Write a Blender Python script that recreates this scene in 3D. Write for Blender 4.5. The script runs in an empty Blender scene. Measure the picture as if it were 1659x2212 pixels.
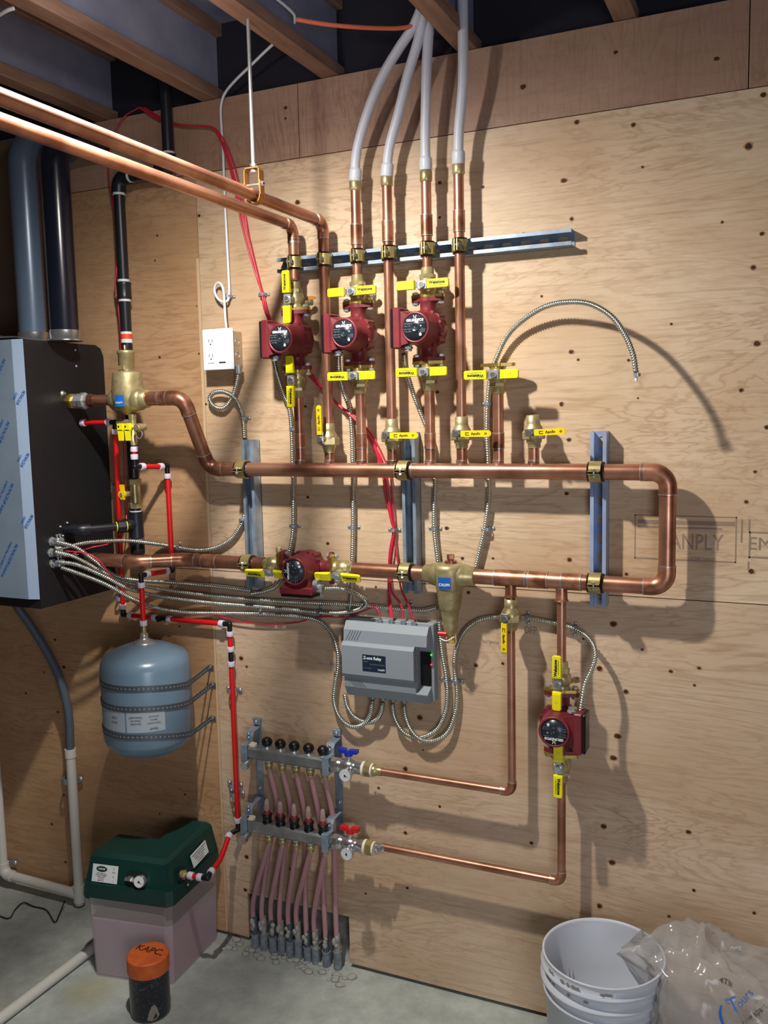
import bpy, bmesh, math, random
from mathutils import Vector, Matrix, noise
random.seed(7)
PI = math.pi
V = Vector
col = bpy.context.scene.collection
sc = bpy.context.scene

# ------------------------------------------------------------------ camera
F = 1943.0; W, H = 1659, 2212
YAW, PIT, ROL = (math.radians(a) for a in (24.24, 6.385, -1.26))
CAM = V((0, -2.36, 1.733))
fw = V((-math.sin(YAW)*math.cos(PIT), math.cos(YAW)*math.cos(PIT), -math.sin(PIT)))
r0 = V((math.cos(YAW), math.sin(YAW), 0)); u0 = r0.cross(fw)
rt = math.cos(ROL)*r0 + math.sin(ROL)*u0
up = -math.sin(ROL)*r0 + math.cos(ROL)*u0
cam = bpy.data.cameras.new('camera'); camo = bpy.data.objects.new('camera', cam); col.objects.link(camo)
cam.sensor_fit = 'VERTICAL'; cam.sensor_height = 36; cam.lens = F/H*36; cam.clip_start = .02
M = Matrix((rt, up, -fw)).transposed().to_4x4(); M.translation = CAM; camo.matrix_world = M
sc.camera = camo

def ray(x, y): return fw + (x-W/2)/F*rt - (y-H/2)/F*up
def U(x, y, d=0.0):            # point at distance d in front of the back wall
    v = ray(x, y); return CAM + v*((-d-CAM.y)/v.y)
def UX(x, y, X):
    v = ray(x, y); return CAM + v*((X-CAM.x)/v.x)
def UZ(x, y, z=0.0):
    v = ray(x, y); return CAM + v*((z-CAM.z)/v.z)
def Zat(y, X, Y):              # height seen at image row y on the vertical line (X, Y)
    lo, hi = -.5, 3.2
    for _ in range(40):
        m = (lo+hi)/2; q = V((X, Y, m))-CAM
        yy = H/2 - F*q.dot(up)/q.dot(fw)
        if yy > y: lo = m
        else: hi = m
    return lo

# ------------------------------------------------------------------ materials
def hexc(h):
    h = h.lstrip('#'); c = [int(h[i:i+2], 16)/255 for i in (0, 2, 4)]
    return tuple((x/12.92 if x <= .04045 else ((x+.055)/1.055)**2.4) for x in c)+(1,)
def mat(name, color, rough=.5, metal=0.0, color2=None, nscale=20, bump=0, emit=None, alpha=1, trans=0, spec=.5, stretch=(1, 1, 1), sss=0, ramp=(.35, .65), coat=0):
    m = bpy.data.materials.new(name); m.use_nodes = True
    nt = m.node_tree; b = nt.nodes['Principled BSDF']
    b.inputs['Base Color'].default_value = hexc(color); b.inputs['Roughness'].default_value = rough
    b.inputs['Metallic'].default_value = metal; b.inputs['Specular IOR Level'].default_value = spec
    if coat: b.inputs['Coat Weight'].default_value = coat; b.inputs['Coat Roughness'].default_value = .15
    if alpha < 1: b.inputs['Alpha'].default_value = alpha
    if trans: b.inputs['Transmission Weight'].default_value = trans
    if sss:
        b.inputs['Subsurface Weight'].default_value = sss; b.inputs['Subsurface Radius'].default_value = (.02, .02, .02); b.inputs['Subsurface Scale'].default_value = .5
    if emit:
        b.inputs['Emission Color'].default_value = hexc(emit[0]); b.inputs['Emission Strength'].default_value = emit[1]
    if color2 or bump:
        g = nt.nodes.new('ShaderNodeNewGeometry'); mp = nt.nodes.new('ShaderNodeMapping'); mp.inputs['Scale'].default_value = stretch
        n = nt.nodes.new('ShaderNodeTexNoise'); n.inputs['Scale'].default_value = nscale; n.inputs['Detail'].default_value = 4
        nt.links.new(g.outputs['Position'], mp.inputs['Vector']); nt.links.new(mp.outputs[0], n.inputs['Vector'])
        if color2:
            r = nt.nodes.new('ShaderNodeValToRGB'); r.color_ramp.elements[0].color = hexc(color2); r.color_ramp.elements[1].color = hexc(color)
            r.color_ramp.elements[0].position, r.color_ramp.elements[1].position = ramp
            nt.links.new(n.outputs['Fac'], r.inputs[0]); nt.links.new(r.outputs[0], b.inputs['Base Color'])
        if bump:
            bp = nt.nodes.new('ShaderNodeBump'); bp.inputs['Strength'].default_value = bump; bp.inputs['Distance'].default_value = .003
            nt.links.new(n.outputs['Fac'], bp.inputs['Height']); nt.links.new(bp.outputs[0], b.inputs['Normal'])
    return m

def plywood(name, vertical=False, c1='#dac4a8', c2='#c6a888', c3='#98724f', off=0.0):
    m = bpy.data.materials.new(name); m.use_nodes = True; nt = m.node_tree; N = nt.nodes; L = nt.links
    b = N['Principled BSDF']; b.inputs['Roughness'].default_value = .5; b.inputs['Specular IOR Level'].default_value = .35
    g = N.new('ShaderNodeNewGeometry')
    def noi(sc_, scale, det, dist=0, rough=.5):
        mp = N.new('ShaderNodeMapping'); mp.inputs['Scale'].default_value = sc_; mp.inputs['Location'].default_value = (off, 0, off*.7)
        n = N.new('ShaderNodeTexNoise'); n.inputs['Scale'].default_value = scale; n.inputs['Detail'].default_value = det
        n.inputs['Distortion'].default_value = dist; n.inputs['Roughness'].default_value = rough
        L.new(g.outputs['Position'], mp.inputs['Vector']); L.new(mp.outputs[0], n.inputs['Vector']); return n.outputs['Fac']
    def math_(op, a, bb):
        k = N.new('ShaderNodeMath'); k.operation = op
        for i, q in enumerate((a, bb)):
            if q is None: continue
            if isinstance(q, (int, float)): k.inputs[i].default_value = q
            else: L.new(q, k.inputs[i])
        return k.outputs[0]
    st = (4.5, 1, 1.0) if vertical else (1.0, 1, 4.5)
    fs = (110, 1, 2.5) if vertical else (2.5, 1, 110)
    A = noi(st, 1.15, 5, .5, .6)
    rings = math_('SINE', math_('MULTIPLY', A, 120), None)
    rings = math_('POWER', math_('MULTIPLY', math_('ADD', rings, 1), .5), 4)
    region = noi((1, 1, 2), 2.2, 2)
    fib = noi(fs, 1.0, 5, 0, .65)
    tone = noi((1, 1, 1.7), 1.7, 4, .3)
    def mix(fac, a, bcol):
        k = N.new('ShaderNodeMixRGB')
        if isinstance(fac, float): k.inputs[0].default_value = fac
        else: L.new(fac, k.inputs[0])
        for i, q in ((1, a), (2, bcol)):
            if isinstance(q, tuple): k.inputs[i].default_value = q
            else: L.new(q, k.inputs[i])
        return k.outputs[0]
    rp = N.new('ShaderNodeMapRange'); rp.inputs[1].default_value = .38; rp.inputs[2].default_value = .64; L.new(tone, rp.inputs[0])
    c = mix(rp.outputs[0], hexc(c2), hexc(c1))
    rr = N.new('ShaderNodeMapRange'); rr.inputs[1].default_value = .35; rr.inputs[2].default_value = .7; rr.inputs[3].default_value = .05; rr.inputs[4].default_value = .55; L.new(region, rr.inputs[0])
    c = mix(math_('MULTIPLY', rings, rr.outputs[0]), c, hexc(c3))
    fr = N.new('ShaderNodeMapRange'); fr.inputs[1].default_value = .52; fr.inputs[2].default_value = .8; fr.inputs[4].default_value = .7; L.new(fib, fr.inputs[0])
    c = mix(fr.outputs[0], c, hexc(c3))
    mo = N.new('ShaderNodeMapRange'); mo.inputs[1].default_value = .42; mo.inputs[2].default_value = .68; mo.inputs[4].default_value = .42; L.new(noi((2.2, 1, 14), 9.0, 6, .2, .7), mo.inputs[0])
    c = mix(mo.outputs[0], c, hexc(c2))
    lm = N.new('ShaderNodeMapRange'); lm.inputs[1].default_value = .5; lm.inputs[2].default_value = .72; lm.inputs[4].default_value = .35; L.new(noi((1.5, 1, 9), 5.0, 5, .3, .7), lm.inputs[0])
    c = mix(lm.outputs[0], c, hexc(c3))
    L.new(c, b.inputs['Base Color'])
    bp = N.new('ShaderNodeBump'); bp.inputs['Strength'].default_value = .12; bp.inputs['Distance'].default_value = .002; L.new(fib, bp.inputs['Height']); L.new(bp.outputs[0], b.inputs['Normal'])
    return m

m_ply = plywood('plywood_horizontal')
m_plyL = plywood('plywood_left_sheet', c1='#c6a27c', c2='#b08a66', c3='#8c6444', off=4.3)
m_plyV = plywood('plywood_vertical', True, c1='#b89a84', c2='#a4846f', c3='#86624e', off=2.1)
m_plylow = plywood('plywood_lower', c1='#d8c0a6', c2='#c4a78a', c3='#9c7858', off=7.7)
m_knot = mat('knot', '#4a2a18', .7, color2='#1d0f08', nscale=300)
m_knot_rim = mat('knot_rim', '#ab8058', .6)
m_seam_lit = mat('lit_seam_edge', '#ccae8a', .6)  # pale tone painting the light caught along the sheet edge
m_dark = mat('dark_cavity', '#14131a', .9)
m_sub = mat('subfloor', '#8e96b0', .85, color2='#6a7290', nscale=6)
m_web = mat('joist_web', '#8c92a8', .9, color2='#7c829a', nscale=8)
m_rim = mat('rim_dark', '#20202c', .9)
m_joist = mat('joist_wood', '#9a7c6a', .75, color2='#806250', nscale=5, stretch=(8, 1, 8))
m_ink = mat('ink_stamp', '#8f7b6c', .7)
m_ink2 = mat('ink_dark', '#4a3b36', .7)
m_copper = mat('copper', '#c9947c', .34, .8, color2='#9a6852', nscale=9, ramp=(.36, .62))
m_copper_d = mat('copper_fitting', '#c98f74', .37, .78, color2='#8a5844', nscale=22, ramp=(.38, .6))
m_solder = mat('solder', '#b8b4ae', .35, .8)
m_brass = mat('brass', '#c9ba8c', .36, .65, color2='#a3966c', nscale=30)
m_brass_r = mat('brass_cast', '#b8aa80', .46, .55, color2='#a0926c', nscale=60, bump=.15)
m_brass_y = mat('brass_yellow', '#d8bc66', .28, .9)
m_steel = mat('steel', '#c3c6c8', .3, .7)
m_chrome = mat('nickel', '#d5d8da', .22, .9)
m_galv = mat('galvanized', '#9fb0c0', .38, .4, color2='#8191a4', nscale=25)
m_galv_b = mat('galvanized_blue', '#a0b2d2', .42, .2, color2='#8a9dc2', nscale=18)
m_zinc = mat('zinc_clip', '#949ca8', .4, .5)
m_armor = mat('armor_cable', '#c2c5bd', .25, .9)
m_red = mat('maroon_paint', '#78282f', .42, 0, color2='#652028', nscale=12, spec=.5)
m_black = mat('black_plastic', '#101114', .35)
m_iron = mat('black_iron', '#23252d', .38, .3, spec=.6)
m_face = mat('face_plate', '#232a33', .3)
m_white = mat('white_plastic', '#e4eaf0', .35)
m_yel = mat('yellow_vinyl', '#f2e618', .4)
m_yel2 = mat('yellow_vinyl_deep', '#f0cf10', .4)
m_print = mat('black_print', '#161408', .6)
m_wprint = mat('white_print', '#e8ecee', .5)
m_gprint = mat('grey_print', '#79828c', .5)
m_redpex = mat('red_pex', '#d4161c', .35)
m_crimp = mat('crimp_ring', '#d9cfe0', .4)
m_wire = mat('red_wire', '#cf2340', .35, spec=.6)
m_pex = mat('clear_pex', '#d4d8e4', .4, sss=.3, alpha=.86)
m_pink = mat('pink_pex', '#bf9196', .45, alpha=.92)
m_blackflue = mat('black_flue', '#161a28', .22, spec=.7)
m_greyflue = mat('grey_flue', '#5e6f84', .3, .2, spec=.6)
m_boiler = mat('black_panel', '#17171b', .55, color2='#131317', nscale=200, bump=.2)
m_film = mat('filmed_steel', '#93a6bb', .4, .15, color2='#8a9cb0', nscale=8)
m_film_lit = mat('filmed_bevel_lit', '#a9bedb', .35, .1)  # same film, lightened in colour for the light the bevel catches
m_blue = mat('blue_print', '#2f6fc2', .5)
m_bluelab = mat('blue_label', '#1f63bd', .35)
m_tank = mat('grey_blue_paint', '#6c8499', .28, spec=.6)
m_strap = mat('strap_steel', '#5e646c', .45, .6)
m_relay = mat('grey_plastic', '#8a939c', .55, bump=.15, nscale=500)
m_relayd = mat('grey_plastic_dark', '#4b4f55', .6)
m_navy = mat('navy_label', '#15293c', .4)
m_manif = mat('manifold_steel', '#a6a9aa', .38, .75, color2='#8d9092', nscale=20)
m_blueh = mat('blue_handle', '#1c2fae', .35)
m_redh = mat('red_handle', '#c8161f', .35)
m_cream = mat('cream_gasket', '#e0d9c0', .5)
m_flow = mat('clear_plastic', '#e8ccc4', .1, alpha=.35)
m_flowred = mat('red_indicator', '#7c2a2a', .4)
m_tote = mat('translucent_tote', '#dcd4d2', .4, alpha=.36)
m_liquid = mat('pink_liquid', '#a8607a', .5, color2='#9a8cac', nscale=4, ramp=(.3, .7))
m_green = mat('green_plastic', '#06332e', .42, bump=.1, nscale=250)
m_lab = mat('paper_label', '#d9dde0', .5)
m_labt = mat('tank_label', '#9aa7b4', .5)
m_pvc = mat('white_pvc', '#cfcec6', .4)
m_greyflex = mat('grey_flex', '#4d5763', .5)
m_orange = mat('orange_cap', '#d9692e', .5, color2='#c85a26', nscale=30)
m_jar = mat('dark_jar', '#1a1d26', .35, color2='#3c4150', nscale=120, ramp=(.36, .46), coat=.3)
m_bucket = mat('bucket_plastic', '#cdd2dc', .4)
m_dirt = mat('dirt_smear', '#8f8a80', .8)
m_bag = mat('clear_bag', '#d8d6d4', .18, alpha=.34, color2='#b9b5b2', nscale=9, bump=.6, spec=.8)
m_conc_w = mat('rough_concrete', '#a3a29c', .9, color2='#7e7c78', nscale=25, bump=.8)
m_sleeve = mat('grey_sleeve', '#8b949c', .7, color2='#727a84', nscale=80, bump=.4)
m_wallside = mat('side_wall', '#6b5644', .8)
m_green_led = mat('green_led', '#20ff40', .3, emit=('#30ff40', 6))
m_red_led = mat('red_led', '#ff2030', .3, emit=('#ff2030', 6))
m_tan = mat('tan_cap', '#c9a06a', .5)
m_clamp = mat('clamp_brass', '#cbb878', .3, .7, color2='#b0a070', nscale=14)
m_clamp_g = mat('clamp_galv', '#9aa39a', .35, .8)
m_hanger = mat('copper_hanger', '#b07a45', .4, .7)
m_foam = mat('debris', '#a5a49e', .9)

def floor_mat():
    m = mat('concrete', '#bfc6c0', .85, color2='#9fa5a0', nscale=3.2, bump=0, ramp=(.3, .7))
    nt = m.node_tree; N = nt.nodes; L = nt.links; b = N['Principled BSDF']
    old = b.inputs['Base Color'].links[0].from_socket
    g = N.new('ShaderNodeNewGeometry')
    n2 = N.new('ShaderNodeTexNoise'); n2.inputs['Scale'].default_value = 14; n2.inputs['Detail'].default_value = 8; n2.inputs['Roughness'].default_value = .7
    L.new(g.outputs['Position'], n2.inputs['Vector'])
    r = N.new('ShaderNodeMapRange'); r.inputs[1].default_value = .3; r.inputs[2].default_value = .72; r.inputs[3].default_value = .72; r.inputs[4].default_value = 1.12; L.new(n2.outputs['Fac'], r.inputs[0])
    mu = N.new('ShaderNodeMixRGB'); mu.blend_type = 'MULTIPLY'; mu.inputs[0].default_value = 1
    L.new(old, mu.inputs[1]); L.new(r.outputs[0], mu.inputs[2])
    # yellowish spill stain between the tote and the jar
    c = UZ(195, 2140, 0)
    d = N.new('ShaderNodeVectorMath'); d.operation = 'DISTANCE'; d.inputs[1].default_value = c; L.new(g.outputs['Position'], d.inputs[0])
    ad = N.new('ShaderNodeMath'); ad.operation = 'MULTIPLY_ADD'; ad.inputs[1].default_value = -.12; L.new(n2.outputs['Fac'], ad.inputs[0]); L.new(d.outputs['Value'], ad.inputs[2])
    s = N.new('ShaderNodeMapRange'); s.inputs[1].default_value = .045; s.inputs[2].default_value = -.03; s.inputs[4].default_value = .5; L.new(ad.outputs[0], s.inputs[0])
    mx = N.new('ShaderNodeMixRGB'); mx.inputs[2].default_value = hexc('#8f8c4c'); L.new(s.outputs[0], mx.inputs[0]); L.new(mu.outputs[0], mx.inputs[1])
    L.new(mx.outputs[0], b.inputs['Base Color'])
    bp = N.new('ShaderNodeBump'); bp.inputs['Strength'].default_value = .5; bp.inputs['Distance'].default_value = .006; L.new(n2.outputs['Fac'], bp.inputs['Height']); L.new(bp.outputs[0], b.inputs['Normal'])
    return m
m_floor = floor_mat()

# ------------------------------------------------------------------ mesh builder
WM = {}
def frame(axis):
    a = V(axis).normalized(); t = V((0, 0, 1)) if abs(a.z) < .9 else V((1, 0, 0))
    x = t.cross(a).normalized(); y = a.cross(x); return x, y, a
class MB:
    def __init__(s): s.v = []; s.f = []; s.mi = []; s.sm = []; s.m = 0
    def add(s, vs, fs, smooth=True):
        o = len(s.v); s.v += [V(p) for p in vs]
        for f in fs: s.f.append(tuple(i+o for i in f)); s.mi.append(s.m); s.sm.append(smooth)
        return s
    def box(s, a, b, bev=0.0, M=None):
        (x0, y0, z0), (x1, y1, z1) = a, b
        x0, x1 = min(x0, x1), max(x0, x1); y0, y1 = min(y0, y1), max(y0, y1); z0, z1 = min(z0, z1), max(z0, z1)
        if bev:
            bev = min(bev, (x1-x0)/2.01, (y1-y0)/2.01, (z1-z0)/2.01); pts = []
            for X, sx in ((x0, 1), (x1, -1)):
                for Y, sy in ((y0, 1), (y1, -1)):
                    for Z, sz in ((z0, 1), (z1, -1)):
                        pts += [(X, Y+sy*bev, Z+sz*bev), (X+sx*bev, Y, Z+sz*bev), (X+sx*bev, Y+sy*bev, Z)]
            return s.hull(pts, M)
        vs = [V((x, y, z)) for x in (x0, x1) for y in (y0, y1) for z in (z0, z1)]
        if M: vs = [M @ q for q in vs]
        return s.add(vs, [(0, 1, 3, 2), (4, 6, 7, 5), (0, 4, 5, 1), (2, 3, 7, 6), (0, 2, 6, 4), (1, 5, 7, 3)], False)
    def hull(s, pts, M=None, smooth=False):
        bm = bmesh.new()
        for p in pts: bm.verts.new(M @ V(p) if M else V(p))
        r = bmesh.ops.convex_hull(bm, input=bm.verts)
        bad = [g for g in r['geom_interior'] if isinstance(g, bmesh.types.BMVert)] + [g for g in r['geom_unused'] if isinstance(g, bmesh.types.BMVert)]
        for g in set(bad): bm.verts.remove(g)
        bmesh.ops.dissolve_limit(bm, angle_limit=.01, verts=bm.verts, edges=bm.edges)
        bm.verts.ensure_lookup_table(); bm.verts.index_update()
        s.add([q.co.copy() for q in bm.verts], [tuple(q.index for q in f.verts) for f in bm.faces], smooth); bm.free(); return s
    def lathe(s, o, axis, prof, seg=24, smooth=True):
        x, y, a = frame(axis); o = V(o); vs = []; fs = []
        for t, r in prof:
            for k in range(seg):
                an = 2*PI*k/seg; vs.append(o+a*t+(x*math.cos(an)+y*math.sin(an))*max(r, 1e-5))
        for i in range(len(prof)-1):
            for k in range(seg):
                k2 = (k+1) % seg; fs.append((i*seg+k, i*seg+k2, (i+1)*seg+k2, (i+1)*seg+k))
        n = len(prof)-1
        s.add(vs, fs, smooth)
        if prof[0][1] > 1e-4: s.add(vs[:seg], [tuple(range(seg))[::-1]], False)
        if prof[n][1] > 1e-4: s.add(vs[n*seg:], [tuple(range(seg))], False)
        return s
    def cyl(s, p0, p1, r, r1=None, seg=20):
        p0, p1 = V(p0), V(p1); d = p1-p0
        return s.lathe(p0, d, [(0, r), (d.length, r if r1 is None else r1)], seg)
    def hexn(s, p0, p1, r): return s.lathe(p0, V(p1)-V(p0), [(0, r*.93), ((V(p1)-V(p0)).length*.12, r), ((V(p1)-V(p0)).length*.88, r), ((V(p1)-V(p0)).length, r*.93)], 6, False)
    def ball(s, c, r, seg=20, rings=10, sc_=(1, 1, 1), a0=0, a1=PI):
        c = V(c); vs = []; fs = []
        for i in range(rings+1):
            th = a0+(a1-a0)*i/rings
            for k in range(seg):
                an = 2*PI*k/seg; vs.append(c+V((r*sc_[0]*math.sin(th)*math.cos(an), r*sc_[1]*math.sin(th)*math.sin(an), r*sc_[2]*math.cos(th))))
        for i in range(rings):
            for k in range(seg): fs.append((i*seg+k, (i+1)*seg+k, (i+1)*seg+(k+1) % seg, i*seg+(k+1) % seg))
        return s.add(vs, fs)
    def tube(s, pts, r, seg=12, caps=True, rf=None):
        pts = [V(p) for p in pts]; n = len(pts); vs = []; fs = []
        t0 = (pts[1]-pts[0]).normalized(); x, y, _ = frame(t0); S = 0
        for i, p in enumerate(pts):
            t = (pts[min(i+1, n-1)]-pts[max(i-1, 0)])
            if t.length < 1e-9: t = t0.copy()
            t.normalize()
            q = t0.rotation_difference(t); x = q @ x; x = (x-t*x.dot(t)).normalized(); y = t.cross(x); t0 = t
            if i: S += (p-pts[i-1]).length
            for k in range(seg):
                an = 2*PI*k/seg; rr = rf(S, an) if rf else r
                vs.append(p+(x*math.cos(an)+y*math.sin(an))*rr)
        for i in range(n-1):
            for k in range(seg):
                k2 = (k+1) % seg; fs.append((i*seg+k, i*seg+k2, (i+1)*seg+k2, (i+1)*seg+k))
        s.add(vs, fs)
        if caps: s.add(vs[:seg], [tuple(range(seg))[::-1]], False); s.add(vs[-seg:], [tuple(range(seg))], False)
        return s
    def prism(s, poly, o, ex, ey, ez, h, smooth=False):   # polygon in (ex,ey), extruded h along ez
        o, ex, ey, ez = V(o), V(ex), V(ey), V(ez); n = len(poly)
        a = [o+ex*p[0]+ey*p[1] for p in poly]; b = [q+ez*h for q in a]
        s.add(a+b, [tuple(range(n))[::-1], tuple(range(n, 2*n))], False)
        s.add(a+b, [(i, (i+1) % n, n+(i+1) % n, n+i) for i in range(n)], smooth); return s
    def band(s, pts, width, th, side):     # strip following pts, width along side
        side = V(side).normalized(); pts = [V(p) for p in pts]; n = len(pts); vs = []
        for i, p in enumerate(pts):
            t = (pts[min(i+1, n-1)]-pts[max(i-1, 0)]).normalized(); nn = t.cross(side).normalized()
            vs += [p-side*width/2-nn*th/2, p+side*width/2-nn*th/2, p+side*width/2+nn*th/2, p-side*width/2+nn*th/2]
        fs = [(4*i+k, 4*i+(k+1) % 4, 4*i+4+(k+1) % 4, 4*i+4+k) for i in range(n-1) for k in range(4)]
        fs += [(3, 2, 1, 0), (4*n-4, 4*n-3, 4*n-2, 4*n-1)]
        return s.add(vs, fs, False)
    def obj(s, name, mats, parent=None):
        if not isinstance(mats, (list, tuple)): mats = [mats]
        if parent is not None:
            Mi = WM[parent].inverted(); vs = [Mi @ q for q in s.v]
        else:
            n = len(s.v); lo = V((min(q.x for q in s.v), min(q.y for q in s.v), min(q.z for q in s.v))); hi = V((max(q.x for q in s.v), max(q.y for q in s.v), max(q.z for q in s.v)))
            c = V(((lo.x+hi.x)/2, (lo.y+hi.y)/2, lo.z)); vs = [q-c for q in s.v]
        me = bpy.data.meshes.new(name); me.from_pydata([tuple(q) for q in vs], [], s.f)
        for m_ in mats: me.materials.append(m_)
        me.polygons.foreach_set('material_index', s.mi); me.polygons.foreach_set('use_smooth', s.sm); me.update()
        bm = bmesh.new(); bm.from_mesh(me); bmesh.ops.recalc_face_normals(bm, faces=bm.faces); bm.to_mesh(me); bm.free()
        o = bpy.data.objects.new(name, me); col.objects.link(o)
        if parent is not None: o.parent = parent; WM[o] = WM[parent].copy()
        else: o.location = c; WM[o] = Matrix.Translation(c)
        return o

def tag(o, label=None, cat=None, group=None, kind=None):
    if label: o['label'] = label
    if cat: o['category'] = cat
    if group: o['group'] = group
    if kind: o['kind'] = kind
    return o
def thing(name, label, cat, loc=(0, 0, 0), group=None):
    o = bpy.data.objects.new(name, None); o.empty_display_size = .02; col.objects.link(o); o.location = V(loc); WM[o] = Matrix.Translation(V(loc))
    return tag(o, label, cat, group)
def place(o, Mx): o.matrix_world = Mx; return o
def dup(root, Mx, label, group=None):
    def cp(o, par):
        c = o.copy(); col.objects.link(c)
        if par is not None: c.parent = par; c.matrix_parent_inverse = o.matrix_parent_inverse.copy()
        for ch in kids.get(o, []): cp(ch, c)
        return c
    kids = {}
    for o in bpy.data.objects:
        if o.parent: kids.setdefault(o.parent, []).append(o)
    r = cp(root, None); r.matrix_world = Mx; r['label'] = label
    if group: r['group'] = group
    return r
def T(x=0, y=0, z=0): return Matrix.Translation((x, y, z))
def R(a, ax): return Matrix.Rotation(math.radians(a), 4, ax)

def spline(pts, step=.01):
    pts = [V(p) for p in pts]; P = [pts[0]*2-pts[1]]+pts+[pts[-1]*2-pts[-2]]; out = []
    for i in range(1, len(P)-2):
        p0, p1, p2, p3 = P[i-1:i+3]; n = max(2, int((p2-p1).length/step))
        for k in range(n):
            t = k/n; out.append(.5*((2*p1)+(p2-p0)*t+(2*p0-5*p1+4*p2-p3)*t*t+(3*p1-p0-3*p2+p3)*t*t*t))
    out.append(pts[-1]); return out
def resample(pts, step):
    out = [pts[0]]; acc = 0; last = pts[0]
    for p in pts[1:]:
        d = (p-last).length
        while d > 0 and acc+d >= step:
            last = last+(p-last)*((step-acc)/d); out.append(last.copy()); d = (p-last).length; acc = 0
        acc += d; last = p
    return out
def arcs(pts, rad, n=8):
    """round the corners of a polyline; returns points and the list of bends"""
    pts = [V(p) for p in pts]; out = [pts[0]]; bends = []
    for i in range(1, len(pts)-1):
        a = (pts[i-1]-pts[i]).normalized(); b = (pts[i+1]-pts[i]).normalized(); ang = a.angle(b)
        L = min(rad/math.tan(ang/2), (pts[i]-pts[i-1]).length*.49, (pts[i+1]-pts[i]).length*.49); A = pts[i]+a*L; B = pts[i]+b*L; seg = []
        ctr = pts[i]+(a+b).normalized()*(L/math.cos(ang/2)); rr = (A-ctr).length
        for k in range(n+1):
            t = k/n; w = (A-ctr).normalized().slerp((B-ctr).normalized(), t) if (A-ctr).angle(B-ctr) > 1e-3 else (A-ctr).normalized()
            seg.append(ctr+w*rr)
        out += seg; bends.append((A+a*rad*.5, seg, B+b*rad*.5))
    out.append(pts[-1]); return out, bends

def text(name, s, size, m, Mx, parent, align='CENTER', bold=0.0, ext=.0002, sx=1.0):
    cu = bpy.data.curves.new('t', 'FONT'); cu.body = s; cu.size = size; cu.align_x = align; cu.align_y = 'CENTER'; cu.extrude = ext; cu.offset = bold; cu.resolution_u = 3
    o = bpy.data.objects.new('t', cu); col.objects.link(o)
    dg = bpy.context.evaluated_depsgraph_get(); me = bpy.data.meshes.new_from_object(o.evaluated_get(dg))
    bpy.data.objects.remove(o); me.materials.clear(); me.materials.append(m)
    q = bpy.data.objects.new(name, me); col.objects.link(q)
    Mx = Mx @ Matrix.Diagonal((sx, 1, 1, 1))
    me.transform(WM[parent].inverted() @ Mx); q.parent = parent; WM[q] = WM[parent].copy(); return q
FRONT = R(90, 'X')    # text plane facing the camera side (-Y), upright

# ------------------------------------------------------------------ the room
ZT = 2.669; ZB = 2.463; ZM = 1.240; XS = -1.668
nx0, nx1 = U(535, 1930).x, U(753, 1981).x; nz = Zat(1930, nx0, 0)
w = MB(); g = .0012
def sheet(x0, x1, z0, z1, mi): w.m = mi; w.box((x0+g, 0, z0+g), (x1-g, .018, z1-g))
for xa, xb in ((-3.2, -2.52), (-2.52, -1.304), (-1.304, -.106), (-.106, 1.3)): sheet(xa, xb, ZB, ZT, 2)
sheet(-3.2, XS, ZM, ZB, 1); sheet(XS, 1.3, ZM, ZB, 0)
sheet(-3.2, XS, .012, ZM, 1); sheet(XS, nx0, .012, ZM, 3); sheet(nx0-2*g, nx1+2*g, nz, ZM, 3); sheet(nx1, 1.3, .012, ZM, 3)
w.m = 4; w.box((-3.2, .0185, ZT), (1.3, .03, nz)); w.box((-3.2, .0185, 0), (nx0, .03, nz)); w.box((nx1, .0185, 0), (1.3, .03, nz)); w.box((nx0-.02, .14, 0), (nx1+.02, .15, nz+.02))
w.m = 7
w.box((XS-.010, -.0006, ZM), (XS, .001, ZB-.25)); w.box((XS-.007, -.0006, .02), (XS, .001, ZM))  # thin pale strips, painted lit edge left of the upright seam
knots = [(1130,188,10),(1246,264,7),(1368,270,7),(1388,361,4),(1617,316,9),(1218,390,8),(1330,113,7),(1235,473,6),(1548,127,8),(1649,205,7),(1646,505,6),(1627,578,7),(1234,760,7),(1249,777,4),(1213,873,7),(1229,950,6),(1224,1066,6),(1601,843,6),(1635,742,8),(1656,923,6),(1631,1019,5),(1612,1084,6),(1378,860,3),(1358,778,4),(1230,1209,7),(1623,1234,8),(1353,1240,5),(1065,1206,4),(999,1206,5),(965,1141,6),(1012,1280,6),(665,1074,6),(708,1174,6),(660,760,5),(660,878,5),(445,873,5),(430,466,6),(340,509,5),(335,563,4),(425,661,3),(643,437,8),(430,764,4),(345,772,6),(1325,1348,9),(1295,1444,9),(1352,1494,8),(1334,1590,9),(1325,1637,9),(1304,1785,9),(1322,1863,9),(1295,1957,9),(1487,1797,7),(1499,1923,5),(1629,1972,5),(1445,1979,5),(1541,2015,5),(1148,1821,6),(1449,1450,5),(1387,1403,4),(1086,1433,5),(1028,1437,7),(907,1550,10),(876,1661,8),(818,1702,5),(950,1742,5),(876,1799,6),(880,1918,5),(790,1930,4),(914,1620,3),(533,1851,8),(628,1878,6),(530,1922,7),(521,1422,8),(533,1440,5),(388,1353,5),(119,1382,7),(138,1441,8),(95,1452,5),(56,1497,6),(125,1538,6),(112,1780,7),(142,1862,6),(138,1717,5),(345,1758,5),(400,1716,5),(610,1600,5),(573,1727,6),(812,1268,4),(1043,404,5),(950,395,6),(1131,505,5),(957,716,7),(945,847,6),(617,233,7),(617,256,5),(1260,1380,4),(1510,1443,5),(1500,1480,4),(950,470,4),(1170,640,4),(1450,700,4),(1560,480,4)]
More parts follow.
